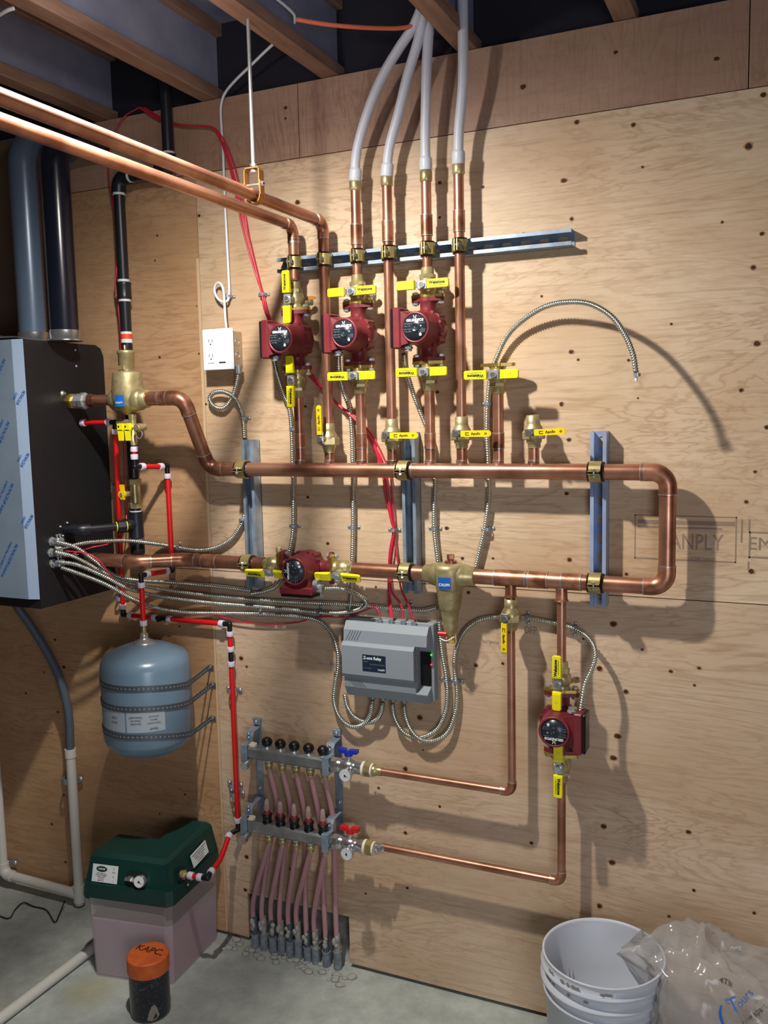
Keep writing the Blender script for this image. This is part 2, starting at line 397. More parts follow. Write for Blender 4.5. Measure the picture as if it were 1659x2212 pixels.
for x, y, r in knots:
    p = U(x, y); q = r*.00062*1.25; rx = q*random.uniform(.95, 1.25); rz = q*random.uniform(.85, 1.05)
    for mi, k, yy in ((6, 1.35, -.0005), (5, .95, -.0008)):
        w.m = mi; n = 14; ph = random.random()*9
        w.add([V((p.x+math.cos(2*PI*i/n)*rx*k*(1+.13*math.sin(3*2*PI*i/n+ph)), yy, p.z+math.sin(2*PI*i/n)*rz*k*(1+.1*math.sin(2*2*PI*i/n+ph)))) for i in range(n)], [tuple(range(n))], False)
# football-shaped veneer patch beside the first pump
w.m = 8; p = U(672, 644); w.add([V((p.x+math.cos(a)*.018*(1.0 if abs(math.cos(a)) > .9 else .85), -.0006, p.z+math.sin(a)*.007)) for a in [2*PI*i/12 for i in range(12)]], [tuple(range(12))], False)
wall = w.obj('wall_back', [m_ply, m_plyL, m_plyV, m_plylow, m_dark, m_knot, m_knot_rim, m_seam_lit, mat('veneer_patch', '#b87838', .5)]); tag(wall, 'plywood sheathed wall behind all the piping, knots and sheet seams showing', 'wall', kind='structure')
# printed mill stamps on the plywood
def stamp(s, x, y, size, m, sx=1):
    p = U(x, y, .0004); text('ink_stamp', s, size, m, T(*p) @ FRONT, wall, sx=sx)
st = MB()
def frame_rect(x0, y0, x1, y1, t=.0035):
    a, b = U(x0, y0), U(x1, y1)
    for q in (((a.x, a.z), (b.x, a.z-t)), ((a.x, b.z), (b.x, b.z+t)), ((a.x, a.z), (a.x+t, b.z)), ((b.x-t, a.z), (b.x, b.z))):
        st.box((q[0][0], -.0004, q[0][1]), (q[1][0], 0, q[1][1]))
frame_rect(1371, 1111, 1590, 1216, .003); frame_rect(1618, 1148, 1700, 1209, .004)
a, b = U(1378, 1122), U(1588, 1128); st.box((a.x, -.0004, a.z), (b.x, 0, a.z-.010)); st.box((a.x, -.0004, a.z-.016), (b.x-.03, 0, a.z-.020))
for xx, y0, y1 in ((1603, 1122, 1152), (1602, 1152, 1172), (1619, 1122, 1148), (1617, 1213, 1232)):
    a, b = U(xx, y0), U(xx, y1); st.box((a.x-.002, -.0004, a.z), (a.x+.002, 0, b.z))
st.obj('ink_stamp', m_ink, wall)
stamp('CANPLY', 1490, 1172, .058, m_ink, .72); stamp('CERTIFIED', 1520, 1209, .014, m_ink, .9); stamp('EM', 1642, 1176, .045, m_ink)
stamp('EXTERIOR', 1060, 1388, .012, m_ink, .9); stamp('DFP', 1146, 1362, .03, m_ink, .7)

MB().box((-3.2, -4.6, -.05), (1.3, .2, 0)).obj('floor', m_floor); o = bpy.data.objects['floor']; tag(o, 'bare grey concrete floor with patchy stains', 'floor', kind='structure')
tag(MB().box((-3.2, -4.6, 2.90), (1.3, .2, 2.93)).obj('ceiling', m_sub), 'dark underside of the floor deck above the joists', 'ceiling', kind='structure')
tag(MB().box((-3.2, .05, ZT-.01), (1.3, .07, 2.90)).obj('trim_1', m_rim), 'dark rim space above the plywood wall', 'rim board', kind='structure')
tag(MB().box((-3.22, -4.6, 0), (-3.2, .2, 2.9)).obj('wall_left', m_wallside), 'brown side wall', 'wall', kind='structure')
tag(MB().box((1.3, -4.6, 0), (1.32, .2, 2.9)).obj('wall_right', m_wallside), 'brown side wall', 'wall', kind='structure')
tag(MB().box((-3.2, -4.62, 0), (1.3, -4.6, 2.9)).obj('wall_front', m_wallside), 'wall behind the viewer', 'wall', kind='structure')
jl = {-2.015: 'leftmost ceiling joist, mostly behind the two overhead copper pipes', -1.609: 'ceiling joist crossing the upper left, the bare wire crossing beneath it', -1.203: 'ceiling joist that carries the threaded hanger rod', -.797: 'ceiling joist in front of the four plastic tubes, dark beyond it', -.39: 'short visible ceiling joist end at the top right'}
for X, lb in jl.items():
    t = thing('ceiling_joist', lb, 'joist', (X, -2.2, ZT), 'wooden ceiling joists')
    MB().box((X-.027, -4.55, ZT+.001), (X+.027, .048, ZT+.037), .002).obj('bottom_flange', m_joist, t)
    MB().box((X-.005, -4.55, ZT+.037), (X+.005, .048, 2.862)).obj('web', m_web, t)
    MB().box((X-.027, -4.55, 2.862), (X+.027, .048, 2.899), .002).obj('top_flange', m_joist, t)
# old board at the far left behind the flues
a = U(20, 500, .0)
tag(MB().box((a.x-.09, -.04, ZM+.6), (a.x+.075, -.001, ZT-.02), .002).obj('wall_stud', m_wallside), 'dark brown board standing against the wall behind the grey flue', 'board')

# ------------------------------------------------------------------ strut channels
def strut_mesh(L, mb=None, pitch=.05):
    """C channel along +Z from 0..L, back on y=0, open towards -Y, 41 mm square"""
    b = mb or MB(); w = .0205; t = .0025; D = .041
    n = int(L/pitch); off = (L-n*pitch)/2
    def webcell(z0, z1, slot):
        if not slot: b.box((-w, -t, z0), (w, 0, z1)); return
        zc = (z0+z1)/2; hz = (z1-z0)/2; inner = []; outer = []; N = 24
        for k in range(N):
            a = 2*PI*k/N+PI/N; c, s_ = math.cos(a), math.sin(a)
            iz = .0075 if s_ > 0 else -.0075
            inner.append((.0068*c, iz+.0068*s_)); q = min(w/max(abs(c), 1e-6), hz/max(abs(s_), 1e-6)); outer.append((c*q, s_*q))
        # keep the rectangle corners
        for cx, cz in ((w, hz), (-w, hz), (w, -hz), (-w, -hz)):
            k = min(range(N), key=lambda i: (outer[i][0]-cx)**2+(outer[i][1]-cz)**2); outer[k] = (cx, cz)
        for y in (-t, 0):
            vs = [V((p[0], y, zc+p[1])) for p in inner+outer]
            b.add(vs, [(k, (k+1) % N, N+(k+1) % N, N+k) for k in range(N)], False)
        vs = [V((p[0], y, zc+p[1])) for y in (-t, 0) for p in inner]
        b.add(vs, [(k, (k+1) % N, N+(k+1) % N, N+k) for k in range(N)], False)
    if off > 0: webcell(0, off, False); webcell(L-off, L, False)
    for i in range(n): webcell(off+i*pitch, off+(i+1)*pitch, True)
    for s_ in (-1, 1):
        b.box((s_*w, -D+t, 0), (s_*(w-t), -t, L)); b.box((s_*w, -D, 0), (s_*(w-.0095), -D+t, L)); b.box((s_*(w-.0095), -D+t, .0002), (s_*(w-.0095+t), -D+.008, L-.0002))
    return b
def strut(label, Mx, L, m):
    b = strut_mesh(L); b.v = [Mx @ q for q in b.v]; tag(b.obj('strut_channel', m), label, 'strut channel', 'metal strut channels on the wall')
ZH = 1.569; ZL = 1.283; YP = -.067
SL = U(541, 952, .02).x; SM = U(893, 1283, .02).x; SR = U(1296, 932, .02).x
for X, y0, y1, lb, m_ in ((SL, 950, 1271, 'leftmost upright metal strut channel, under the white outlet box conduit', m_galv), (SM, 934, 1281, 'middle upright metal strut channel, between the red wires and the brass separator', m_galv), (SR, 932, 1311, 'rightmost upright bluish slotted strut channel on the wall', m_galv_b)):
    zt = Zat(y0, X, -.03); zb = Zat(y1, X, -.03); strut(lb, T(X, 0, zb), zt-zb, m_)
a = U(606, 577, .02); b_ = U(1238, 511, .02); ZS = 2.160
strut('long horizontal metal strut channel holding the six upper pipes', T(b_.x, 0, ZS) @ R(-90, 'Y'), b_.x-a.x, m_galv)

# ------------------------------------------------------------------ pipe clamps
def clamp_make(r, label, m, cmat=None):
    """pipe along X through the origin, strut behind at +Y"""
    t = thing('pipe_clamp', label, 'pipe clamp', group='pipe clamps on the strut channels')
    w = .030; ro = r+.0060
    MB().lathe((-.020, 0, 0), (1, 0, 0), [(0, r+.0002), (0, r+.0048), (.040, r+.0048), (.040, r+.0002)], 28).obj('rubber_liner', m_black, t)
    for s_, nm in ((1, 'upper_strap'), (-1, 'lower_strap')):
        pts = [V((0, -(r+.020), s_*.0035)), V((0, -(r+.0055), s_*.0035))]
        a0 = math.asin(.0045/ro)
        for k in range(15):
            a = a0+(PI*.5-a0+.6)*k/14; pts.append(V((0, -ro*math.cos(a), s_*ro*math.sin(a))))
        pts.append(V((0, r+.011, s_*.013)))
        MB().band(pts, w, .0022, (1, 0, 0)).obj(nm, m, t)
    b = MB(); y = -(r+.0135); b.cyl((0, y, -.011), (0, y, .009), .003, seg=10); b.hexn((0, y, .0045), (0, y, .009), .0062); b.hexn((0, y, -.0095), (0, y, -.0045), .006)
    b.obj('bolt', m_chrome, t); return t
c_small = None; c_big = None
VX = {}
for i, (x, y) in {1: (649, 1000), 2: (712, 1000), 3: (782, 1000), 4: (848, 1000), 5: (930, 1000), 6: (998, 1000), 7: (1077, 1000), 8: (1153, 1000)}.items(): VX[i] = U(x, y, .062).x
RV = .0143; YV = -.062
names = {1: 'behind the vertical yellow lever of the leftmost pump', 2: 'on the second pipe from the left', 3: 'above the middle upper pump', 4: 'between the middle and right upper pumps', 5: 'above the right upper pump', 6: 'on the rightmost upper pipe'}
for i in range(1, 7):
    Mx = T(VX[i], -.0585, ZS) @ R(90, 'Y'); lb = 'brassy pipe clamp on the top strut, '+names[i]
    if c_small is None: c_small = clamp_make(RV, lb, m_clamp); place(c_small, Mx)
    else: dup(c_small, Mx, lb)
for X, z, d in ((SL, ZH, 'upper pipe and the leftmost strut'), (SM, ZH, 'upper pipe and the middle strut'), (SR, ZH, 'upper pipe and the rightmost strut'), (SL+.006, ZL, 'lower pipe and the leftmost strut'), (SM, ZL, 'lower pipe and the middle strut'), (SR, ZL, 'lower pipe and the rightmost strut')):
    Mx = T(X, YP, z); lb = 'large gold pipe clamp joining the '+d
    if c_big is None: c_big = clamp_make(.0207, lb, m_clamp); place(c_big, Mx)
    else: dup(c_big, Mx, lb)

# ------------------------------------------------------------------ copper pipework
def pipe_run(label, pts, r, rad, parts=(), cat='pipe', name='copper_pipe', m=None, mf=None, elbow=True, group=None, seg=24):
    t = thing(name, label, cat, V(pts[0]), group); path, bends = arcs(pts, rad)
    MB().tube(path, r, seg).obj('pipe', m or m_copper, t)
    if elbow:
        for A, sg, B in bends:
            b = MB(); b.tube([A]+sg+[B], r*1.0+.0016, seg); e1 = (sg[0]-A).normalized(); e2 = (B-sg[-1]).normalized()
            b.m = 1; b.cyl(A-e1*.0015, A+e1*.0012, r+.0019, seg=seg); b.cyl(B-e2*.0012, B+e2*.0015, r+.0019, seg=seg)
            b.obj('elbow', [mf or m_copper_d, m_solder], t)
    return t
def coupling(t, p, ax, L, r, r1=None, name='coupling'):
    a = V(ax).normalized(); p = V(p); b = MB(); b.lathe(p-a*L/2, a, [(0, r), (L*.35, r), (L*.5, r1 or r), (L, r1 or r)], 24); b.m = 1
    b.cyl(p-a*(L/2+.0015), p-a*(L/2-.001), r+.0003); b.cyl(p+a*(L/2-.001), p+a*(L/2+.0015), (r1 or r)+.0003)
    return b.obj(name, [m_copper_d, m_solder], t)
def tee_collar(t, x, z0, z1, y, r):
    b = MB(); b.lathe((x, y, z0), (0, 0, 1), [(0, r*1.25), (.006, r*1.08), (z1-z0, r*1.02)], 20); b.m = 1; b.cyl((x, y, z1-.001), (x, y, z1+.0018), r*1.07)
    return b.obj('branch_collar', [m_copper_d, m_solder], t)
RH = .0207; XE = U(1443, 1018, .067).x
ps = U(250, 866, .166); ZSP = 1.786; YB = -.166
XSEP = U(277, 865, .166).x
pe = U(396, 866, .166)
E1 = V((pe.x, YB, ZSP)); E2 = V((U(452, 1012, .067).x, YP, ZH))
XL0 = XSEP+.05
header = pipe_run('large copper pipe loop from the air separator, right under the pumps and back below', [V((XL0, YB, ZSP)), E1, E2, V((XE, YP, ZH)), V((XE, YP, ZL)), V((U(1020, 1247, .067).x, YP, ZL))], RH, .036)
for x in (1018,): pass
for x in (1163, 1195+40): coupling(header, (U(x, 1250, .067).x, YP, ZL), (1, 0, 0), .05, RH+.0016)
coupling(header, (U(1103, 1250, .067).x, YP, ZL), (1, 0, 0), .085, RH+.0016, name='tee'); 
coupling(header, (U(1430, 1018, .067).x-.045, YP, ZH), (1, 0, 0), .01, RH+.0012)
coupling(header, (U(875, 1018, .067).x, YP, ZH), (1, 0, 0), .05, RH+.0012)
for x in (600, 655): pass
coupling(header, E1.lerp(V((XL0, YB, ZSP)), .45), (1, 0, 0), .03, RH+.0012)

# vertical branches
topZ = {i: None for i in range(1, 9)}
def zpx(y, i, Y=YV): return Zat(y, VX[i], Y)
def branch(i, ya, yb, label, join=True):
    z0 = ZH+RH*.6 if yb is None else zpx(yb, i); z1 = zpx(ya, i)
    t = thing('copper_pipe', label, 'pipe', (VX[i], YV, z0), 'short copper risers on the upper main'); MB().cyl((VX[i], YV, z0), (VX[i], YV, z1), RV).obj('pipe', m_copper, t)
    if yb is None:
        tee_collar(t, VX[i], ZH+RH*.5, ZH+RH+.007, YV-.003, RV)
        if join: coupling(t, (VX[i], YV, zpx(952, i)), (0, 0, 1), .04, RV+.0014)
    return t
branch(1, 840, None, 'copper riser from the main up to the valve under the leftmost pump')
branch(3, 838, None, 'copper riser from the main up to the valve under the middle pump')
branch(5, 835, None, 'copper riser from the main up to the valve under the right pump')
branch(7, 838, None, 'copper riser up to the capped flange valve under the arched conduit')
branch(2, 960, None, 'short copper stub under the ball valve with the upright yellow lever', False)
branch(4, 965, None, 'short copper stub under the ball valve left of the middle strut', False)
branch(6, 962, None, 'short copper stub under the ball valve on the long right riser', False)
branch(8, 965, None, 'short copper stub under the open-ended ball valve at the right', False)
XA, XB = VX[2], VX[1]; ZO = 2.262
def run_over(X, i, lb, yend):
    far = V((X, -4.5, ZO+.006)); t = pipe_run(lb, [far, V((X, YV, ZO)), V((X, YV, zpx(yend, i)))], .0175 if i < 0 else RV+.0006, .03, seg=32); return t
runB = run_over(XB, 1, 'lower overhead copper pipe coming out from the room, turning down to the leftmost pump', 603)
runA = run_over(XA, 2, 'upper overhead copper pipe on the rod hanger, turning down to an upright lever valve', 925)
coupling(runB, (XB, YV, zpx(530, 1)+.012), (0, 0, 1), .012, RV+.002)
dr = {3: (388, 598, 'copper pipe from the first clear tube down to the middle pump'), 4: (378, 905, 'long copper riser from the second clear tube, between the middle and right pumps'), 5: (368, 588, 'copper pipe from the third clear tube down to the right pump'), 6: (352, 905, 'long copper riser from the fourth clear tube')}
redy = {3: 507, 4: 500, 5: 487, 6: 478}
for i, (ya, yb, lb) in dr.items():
    z1, z0 = zpx(ya, i), zpx(yb, i); t = thing('copper_pipe', lb, 'pipe', (VX[i], YV, z0), 'copper pipes hanging from the four clear tubes')
    MB().cyl((VX[i], YV, z0), (VX[i], YV, z1-.02), RV-.0008).obj('pipe', m_copper, t)
    zr = zpx(redy[i], i); coupling(t, (VX[i], YV, zr), (0, 0, 1), .052, RV+.0015)
    b = MB(); b.lathe((VX[i], YV, z1-.03), (0, 0, 1), [(0, RV), (.004, RV+.0022), (.026, RV+.0022), (.03, RV-.001)], 24); b.obj('tube_adapter', m_brass, t)

# clear plastic tubes
tubes = {3: ([(772, 392, .062), (777, 330, .064), (793, 245, .072), (826, 165, .085), (868, 95, .1), (895, 55, .11), (915, 5, .12)], 'leftmost'), 4: ([(848, 382, .062), (851, 320, .064), (862, 240, .07), (880, 165, .085), (900, 100, .1), (912, 55, .11), (925, 0, .12)], 'second'), 5: ([(921, 368, .062), (920, 300, .066), (920, 220, .075), (922, 140, .09), (927, 60, .1), (934, 0, .11)], 'third'), 6: ([(998, 355, .062), (998, 280, .07), (1000, 180, .09), (1000, 80, .11), (999, -40, .13)], 'rightmost')}
for i, (pp, nm) in tubes.items():
    pts = [U(*q) for q in pp]; pts[0] = V((VX[i], YV, zpx(pp[0][1], i)-.0)); pts[1].x = pts[1].x*.4+VX[i]*.6
    pts = [q for q in pts if q.z < 2.9]; t = thing('plastic_tube', nm+' of the four whitish clear plastic tubes rising to the ceiling', 'tube', pts[0], 'clear plastic tubes above the copper risers')
    MB().tube(spline(pts, .02), .0132, 16).obj('tube', m_pex, t)
    d = (pts[1]-pts[0]).normalized(); MB().lathe(pts[0], d, [(0, .0165), (.003, .0172), (.026, .0172), (.03, .0165), (.034, .0135)], 20).obj('expansion_ring', m_pex, t)

# ------------------------------------------------------------------ flange valves and pumps
def flange_poly(rc=.025, re=.0115, X=.036):
    pts = []
    for cx, r, a0, a1 in ((X, re, -70, 70), (0, rc, 55, 125), (-X, re, 110, 250), (0, rc, 235, 305)):
        for k in range(9):
            a = math.radians(a0+(a1-a0)*k/8); pts.append((cx+r*math.cos(a), r*math.sin(a)))
    return pts
FP = flange_poly()
def handle_parts(t, ang, y, z, zrot=0):
    """twin yellow lever plate on a stem; long lever along +X before rotating by ang about the stem"""
    B = T(0, 0, z) @ R(zrot, 'Z') @ T(0, y, 0) @ R(-ang, 'Y')
    b = MB(); b.cyl((0, .018, 0), (0, -.006, 0), .0085, seg=16); b.box((-.0125, -.001, -.0115), (.0125, .004, .0115), .001); b.m = 1; b.hexn((0, -.001, 0), (0, -.0065, 0), .0075)
    for s_, L in ((1, .020), (-1, .024)): b.box((s_*.011, 0, -.0075), (s_*L, .003, .0075), .0008)
    b.v = [B @ q for q in b.v]; b.obj('stem', [m_steel, m_chrome], t)
    for nm, x0, x1 in (('long_lever', .0155, .077), ('short_lever', -.0195, -.069)):
        b = MB(); s_ = 1 if x1 > 0 else -1
        for y0, y1 in ((-.0078, -.0010),):
            hz = .0118; c = .0035; pts = []
            for yy, k in ((y0, .0012), (y0+.0014, 0), (y1, 0)):
                pts += [(x0+s_*(.007 if yy == y0 else .0015), yy, -hz+k), (x0+s_*(.007 if yy == y0 else .0015), yy, hz-k), (x1-s_*(c+k), yy, -hz+k), (x1-s_*(c+k), yy, hz-k), (x1-s_*k, yy, -hz+c+k), (x1-s_*k, yy, hz-c-k)]
            b.hull(pts+[(x0, -.0030, -hz), (x0, -.0030, hz), (x0, .004, -hz), (x0, .004, hz), (x0+s_*.004, .004, -hz), (x0+s_*.004, .004, hz)])
        b.v = [B @ q for q in b.v]; lv = b.obj(nm, m_yel, t)
        if s_ > 0:
            text('lettering', 'Webstone', .0112, m_print, B @ T(.045, -.0080, .0022) @ FRONT, lv, bold=.0005, sx=.92)
            text('lettering', 'www.webstonevalves.com', .0036, m_print, B @ T(.047, -.0080, -.0050) @ FRONT, lv)
        else:
            k = MB()
            for q, zz in ((1, .0038), (-1, -.0038)):
                k.hull([(-.042, -.0076, q*.0015), (-.0405, -.0076, q*.0008), (-.046, -.0078, q*.006), (-.0475, -.0076, q*.0052), (-.042, -.0079, q*.0015)])
            k.box((-.049, -.0079, -.0035), (-.0478, -.0074, -.0012)); k.box((-.049, -.0079, .0012), (-.0478, -.0074, .0035))
            k.v = [B @ q for q in k.v]; k.obj('arrow_mark', m_print, lv)
def flange_valve(label, ang, zrot=0, m=None):
    t = thing('flange_valve', label, 'valve', group='brass flange valves with twin yellow levers'); m = m or m_brass
    b = MB(); b.prism(FP, (0, 0, 0), (1, 0, 0), (0, 1, 0), (0, 0, 1), .008); b.obj('flange', m_brass_y, t)
    b = MB(); b.lathe((0, 0, .008), (0, 0, 1), [(0, .0235), (.006, .0205), (.010, .0205), (.014, .0245), (.026, .0255), (.038, .0235), (.042, .0195), (.050, .0195), (.051, .0175), (.070, .0168), (.072, .0148)], 28)
    b.obj('body', m, t)
    MB().hexn((0, 0, .050), (0, 0, .061), .0225).obj('union_nut', m, t)
    Bz = R(zrot, 'Z'); k = MB(); k.cyl(Bz @ V((0, -.015, .030)), Bz @ V((0, -.036, .030)), .0125); k.obj('stem_boss', m, t)
    b = MB(); b.cyl((.018, .018, .024), (.034, .034, .024), .007); b.hexn((.028, .028, .024), (.037, .037, .024), .009); b.obj('side_plug', m, t)
    handle_parts(t, ang, -.043, .030, zrot); return t
def pump_make(label):
    t = thing('circulator_pump', label, 'pump', group='maroon circulator pumps')
    b = MB(); b.lathe((0, .030, 0), (0, -1, 0), [(0, .020), (.004, .042), (.014, .049), (.050, .051), (.053, .049)], 32)
    for s_ in (1, -1):
        b.lathe((0, 0, 0), (0, 0, s_), [(.03, .026), (.05, .0215), (.066, .0215), (.0735, .025)], 24)
    for a in (40, 140, 220, 320): b.cyl((.047*math.cos(math.radians(a)), .012, .047*math.sin(math.radians(a))), (.047*math.cos(math.radians(a)), -.028, .047*math.sin(math.radians(a))), .009, seg=12)
    b.obj('volute', m_red, t)
    for s_, nm in ((1, 'upper'), (-1, 'lower')):
        b = MB(); b.prism(FP, (0, 0, s_*.0735), (1, 0, 0), (0, 1, 0), (0, 0, s_), .010); b.obj('flange', m_red, t)
        for sx_ in (1, -1):
            c = MB(); c.cyl((sx_*.036, 0, s_*.064), (sx_*.036, 0, s_*.101), .0045, seg=10); c.hexn((sx_*.036, 0, s_*.066), (sx_*.036, 0, s_*.0735), .0095); c.hexn((sx_*.036, 0, s_*.0925), (sx_*.036, 0, s_*.099), .0092); c.obj('bolt', m_steel, t)
    b = MB(); b.lathe((0, -.018, 0), (0, -1, 0), [(0, .050), (.004, .0515), (.010, .0505), (.014, .0455), (.050, .0425), (.062, .0415), (.067, .0405), (.0685, .0385), (.0685, .0350), (.0660, .0345), (.0660, .0001)], 40)
    for a in (20, 60, 160, 200, 300, 340):
        c, s_ = math.cos(math.radians(a)), math.sin(math.radians(a)); b.cyl((.049*c, -.016, .049*s_), (.049*c, -.031, .049*s_), .0045, seg=10)
    b.obj('motor', m_red, t)
    b = MB(); b.lathe((0, -.0835, 0), (0, -1, 0), [(0, .0343), (.0018, .0343), (.0018, .0001)], 36); fc = b.obj('face_plate', m_face, t)
    def tx(s, x, z, size, m, bold=0, sx=1): text('lettering', s, size, m, T(x, -.0855, z) @ FRONT, fc, bold=bold, sx=sx)
    tx('GRUNDFOS', 0, .0185, .0088, m_wprint, .00035, 1.05)
    k = MB()
    for q in ((1, 1), (-1, 1)):
        k.hull([(q[0]*.0005, -.0853, .0262), (q[0]*.0018, -.0853, .0245), (q[0]*.0052, -.0853, .0315), (q[0]*.0032, -.0853, .0315), (q[0]*.0018, -.0857, .026)])
        k.hull([(q[0]*.0005, -.0853, .0262), (q[0]*.0018, -.0853, .027), (q[0]*.0040, -.0853, .0232), (q[0]*.0020, -.0853, .0232), (q[0]*.0018, -.0857, .026)])
    k.obj('emblem', m_wprint, fc)
    for i_, (x, z, s_) in enumerate(((-.021, .010, 'UPS15-58FC'), (-.022, .004, 'Type 115V'), (-.021, -.004, '60Hz 1/25HP'), (-.020, -.010, 'Pmax 10bar'), (.020, .011, 'I  P1[W]'), (.021, -.007, '3  0.75  87'), (.019, -.012, '2  0.66  80'))): tx(s_, x, z, .0042, m_gprint)
    k = MB(); k.hull([(.012, -.0853, -.022), (.018, -.0853, -.022), (.018, -.0853, -.018), (.012, -.0853, -.018), (.015, -.0857, -.020)]); k.hull([(.0105, -.0853, -.018), (.0195, -.0853, -.018), (.015, -.0853, -.013), (.015, -.0857, -.016)]); k.hull([(.0165, -.0853, .001), (.0145, -.0853, .004), (.0195, -.0853, .005), (.0175, -.0857, .003)]); k.obj('flow_arrow', m_wprint, fc)
    k = MB(); k.lathe((0, -.085, 0), (0, -1, 0), [(0, .0125), (.0015, .0120), (.0025, .0105), (.0015, .009), (.0015, .0001)], 24); k.m = 1; k.cyl((0, -.086, 0), (0, -.0875, 0), .0015, seg=8); k.obj('vent_screw', [m_face, m_steel], t)
    b = MB(); b.box((-.070, -.078, -.052), (-.047, -.018, .056), .0035)
    b.hull([(-.048, -.074, -.044), (-.048, -.022, -.044), (-.048, -.074, .046), (-.048, -.022, .052), (-.018, -.070, -.036), (-.018, -.022, -.036), (-.018, -.066, .030), (-.018, -.022, .042)])
    bx = b.obj('terminal_box', m_red, t)
    MB().box((-.0785, -.075, -.050), (-.0695, -.021, .054), .003).obj('box_cover', m_black, t)
    b = MB(); b.cyl((-.040, -.048, -.044), (-.040, -.048, -.058), .0115); b.hexn((-.040, -.048, -.046), (-.040, -.048, -.052), .0145); b.obj('cable_gland', m_steel, t)
    return t
lab = {1: 'leftmost', 3: 'middle', 5: 'right'}
PZ = {1: 1.941, 3: 1.946, 5: 1.949}
pump = None; fv0 = fv90 = None
def valve(Mx, ang, label):
    global fv0, fv90
    if ang == 0:
        if fv0 is None: fv0 = flange_valve(label, 0); place(fv0, Mx)
        else: dup(fv0, Mx, label)
    else:
        if fv90 is None: fv90 = flange_valve(label, 90, -2); place(fv90, Mx)
        else: dup(fv90, Mx, label)
for i in (1, 3, 5):
    Mx = T(VX[i], YV, PZ[i]) @ R(-3, 'Z'); lb = f'maroon circulator pump, {lab[i]} of the three in the row under the horizontal strut'
    if pump is None: pump = pump_make(lb); place(pump, Mx)
    else: dup(pump, Mx, lb)
    an = 90 if i == 1 else 0
    valve(T(VX[i], YV, PZ[i]+.0840), an, f'brass flange valve with yellow levers on top of the {lab[i]} upper pump')
    valve(T(VX[i], YV, PZ[i]-.0840) @ R(180, 'Y'), an, f'brass flange valve with yellow levers under the {lab[i]} upper pump')
# horizontal pump in the lower line
XP = U(662, 1225, .067).x+.006
MP = T(XP, YP, ZL) @ R(-90, 'Y')
dup(pump, MP, 'maroon pump lying sideways in the lower copper line, terminal box underneath')
valve(MP @ T(0, 0, .0840) @ R(-24, 'Z'), 90, 'brass flange valve with yellow levers, left of the sideways pump')
valve(MP @ T(0, 0, -.0840) @ R(180, 'Y') @ R(24, 'Z'), 90, 'bright brass flange valve with yellow levers, right of the sideways pump')
X4 = U(1213, 1400, .067).x; Z4 = .905
MQ = T(X4, YP, Z4) @ R(180, 'Y')
dup(pump, MQ, 'maroon pump upside down on the lower right copper line, black box cover facing right')
valve(MQ @ T(0, 0, .0840), 90, 'flange valve with yellow levers under the upside-down pump at the lower right')
valve(MQ @ T(0, 0, -.0840) @ R(180, 'Y'), 90, 'flange valve with yellow levers on top of the upside-down pump at the lower right')
valve(T(VX[7], YV, zpx(785, 7)) @ R(180, 'Y'), 0, 'spare brass flange valve with nothing on top, under the arched conduit')

# ------------------------------------------------------------------ single lever ball valves
def ball_valve(label, ang=0, zrot=0, m=None):
    t = thing('ball_valve', label, 'valve', group='bronze ball valves with one yellow lever'); m = m or m_brass_r
    b = MB(); b.lathe((0, 0, -.040), (0, 0, 1), [(0, .0165), (.012, .0170), (.014, .020), (.020, .020), (.026, .0255), (.042, .0270), (.052, .0235), (.060, .0185), (.064, .0178), (.084, .0172), (.085, .0145)], 26); b.obj('body', m, t)
    MB().hexn((0, 0, -.018), (0, 0, .004), .0305).obj('hex_collar', m, t)
    B = R(zrot, 'Z') @ T(0, -.040, 0) @ R(-ang, 'Y')
    b = MB(); b.cyl((0, .020, 0), (0, 0, 0), .010); b.m = 1; b.hexn((0, -.002, 0), (0, -.009, 0), .0085); b.box((-.012, -.0025, -.010), (.022, .0005, .010), .001); b.v = [B @ q for q in b.v]; b.obj('stem', [m, m_chrome], t)
    b = MB(); b.hull([(.013, .001, -.008), (.013, .001, .008), (.013, -.006, -.008), (.013, -.006, .008), (.090, -.007, -.0085), (.090, -.007, .0085), (.090, -.002, -.0085), (.090, -.002, .0085), (.096, -.0045, -.004), (.096, -.0045, .004)])
    b.v = [B @ q for q in b.v]; lv = b.obj('lever', m_yel2, t)
    text('lettering', 'Apollo', .0095, m_print, B @ T(.055, -.0069, 0) @ FRONT, lv, bold=.0002)
    k = MB()
    for q in (((.026, .0035), (.036, .0025)), ((.026, -.0025), (.036, -.0035)), ((.026, -.0035), (.027, .0035)), ((.078, .0005), (.086, -.0005)), ((.080, .004), (.081, -.004)), ((.083, .004), (.084, -.004))): k.box((q[0][0], -.0074, q[0][1]), (q[1][0], -.0058, q[1][1]))
    k.v = [B @ q for q in k.v]; k.obj('mark', m_print, lv); return t
bv = ball_valve('bronze ball valve on the second long riser, lever pointing right over the middle strut', 0)
place(bv, T(VX[4], YV, zpx(940, 4)))
dup(bv, T(VX[6], YV, zpx(936, 6)), 'bronze ball valve on the fourth long riser, lever crossing the armoured conduit')
dup(bv, T(VX[8], YV, zpx(934, 8)) @ R(-2.5, 'Y'), 'open-ended bronze ball valve at the right end of the row, lever pointing right')
bvu = ball_valve('brass ball valve between the leftmost and middle pump lines, lever pointing straight up', 90, -8, m_brass); place(bvu, T(VX[2], YV, zpx(948, 2)))
X1 = U(1104, 1400, .067).x; z1 = Zat(1325, X1, YP)
bvd = ball_valve('brass ball valve on the lower copper line, lever hanging down', -90, -8, m_brass); place(bvd, T(X1, YP, z1-.005) @ R(0, 'Y'))

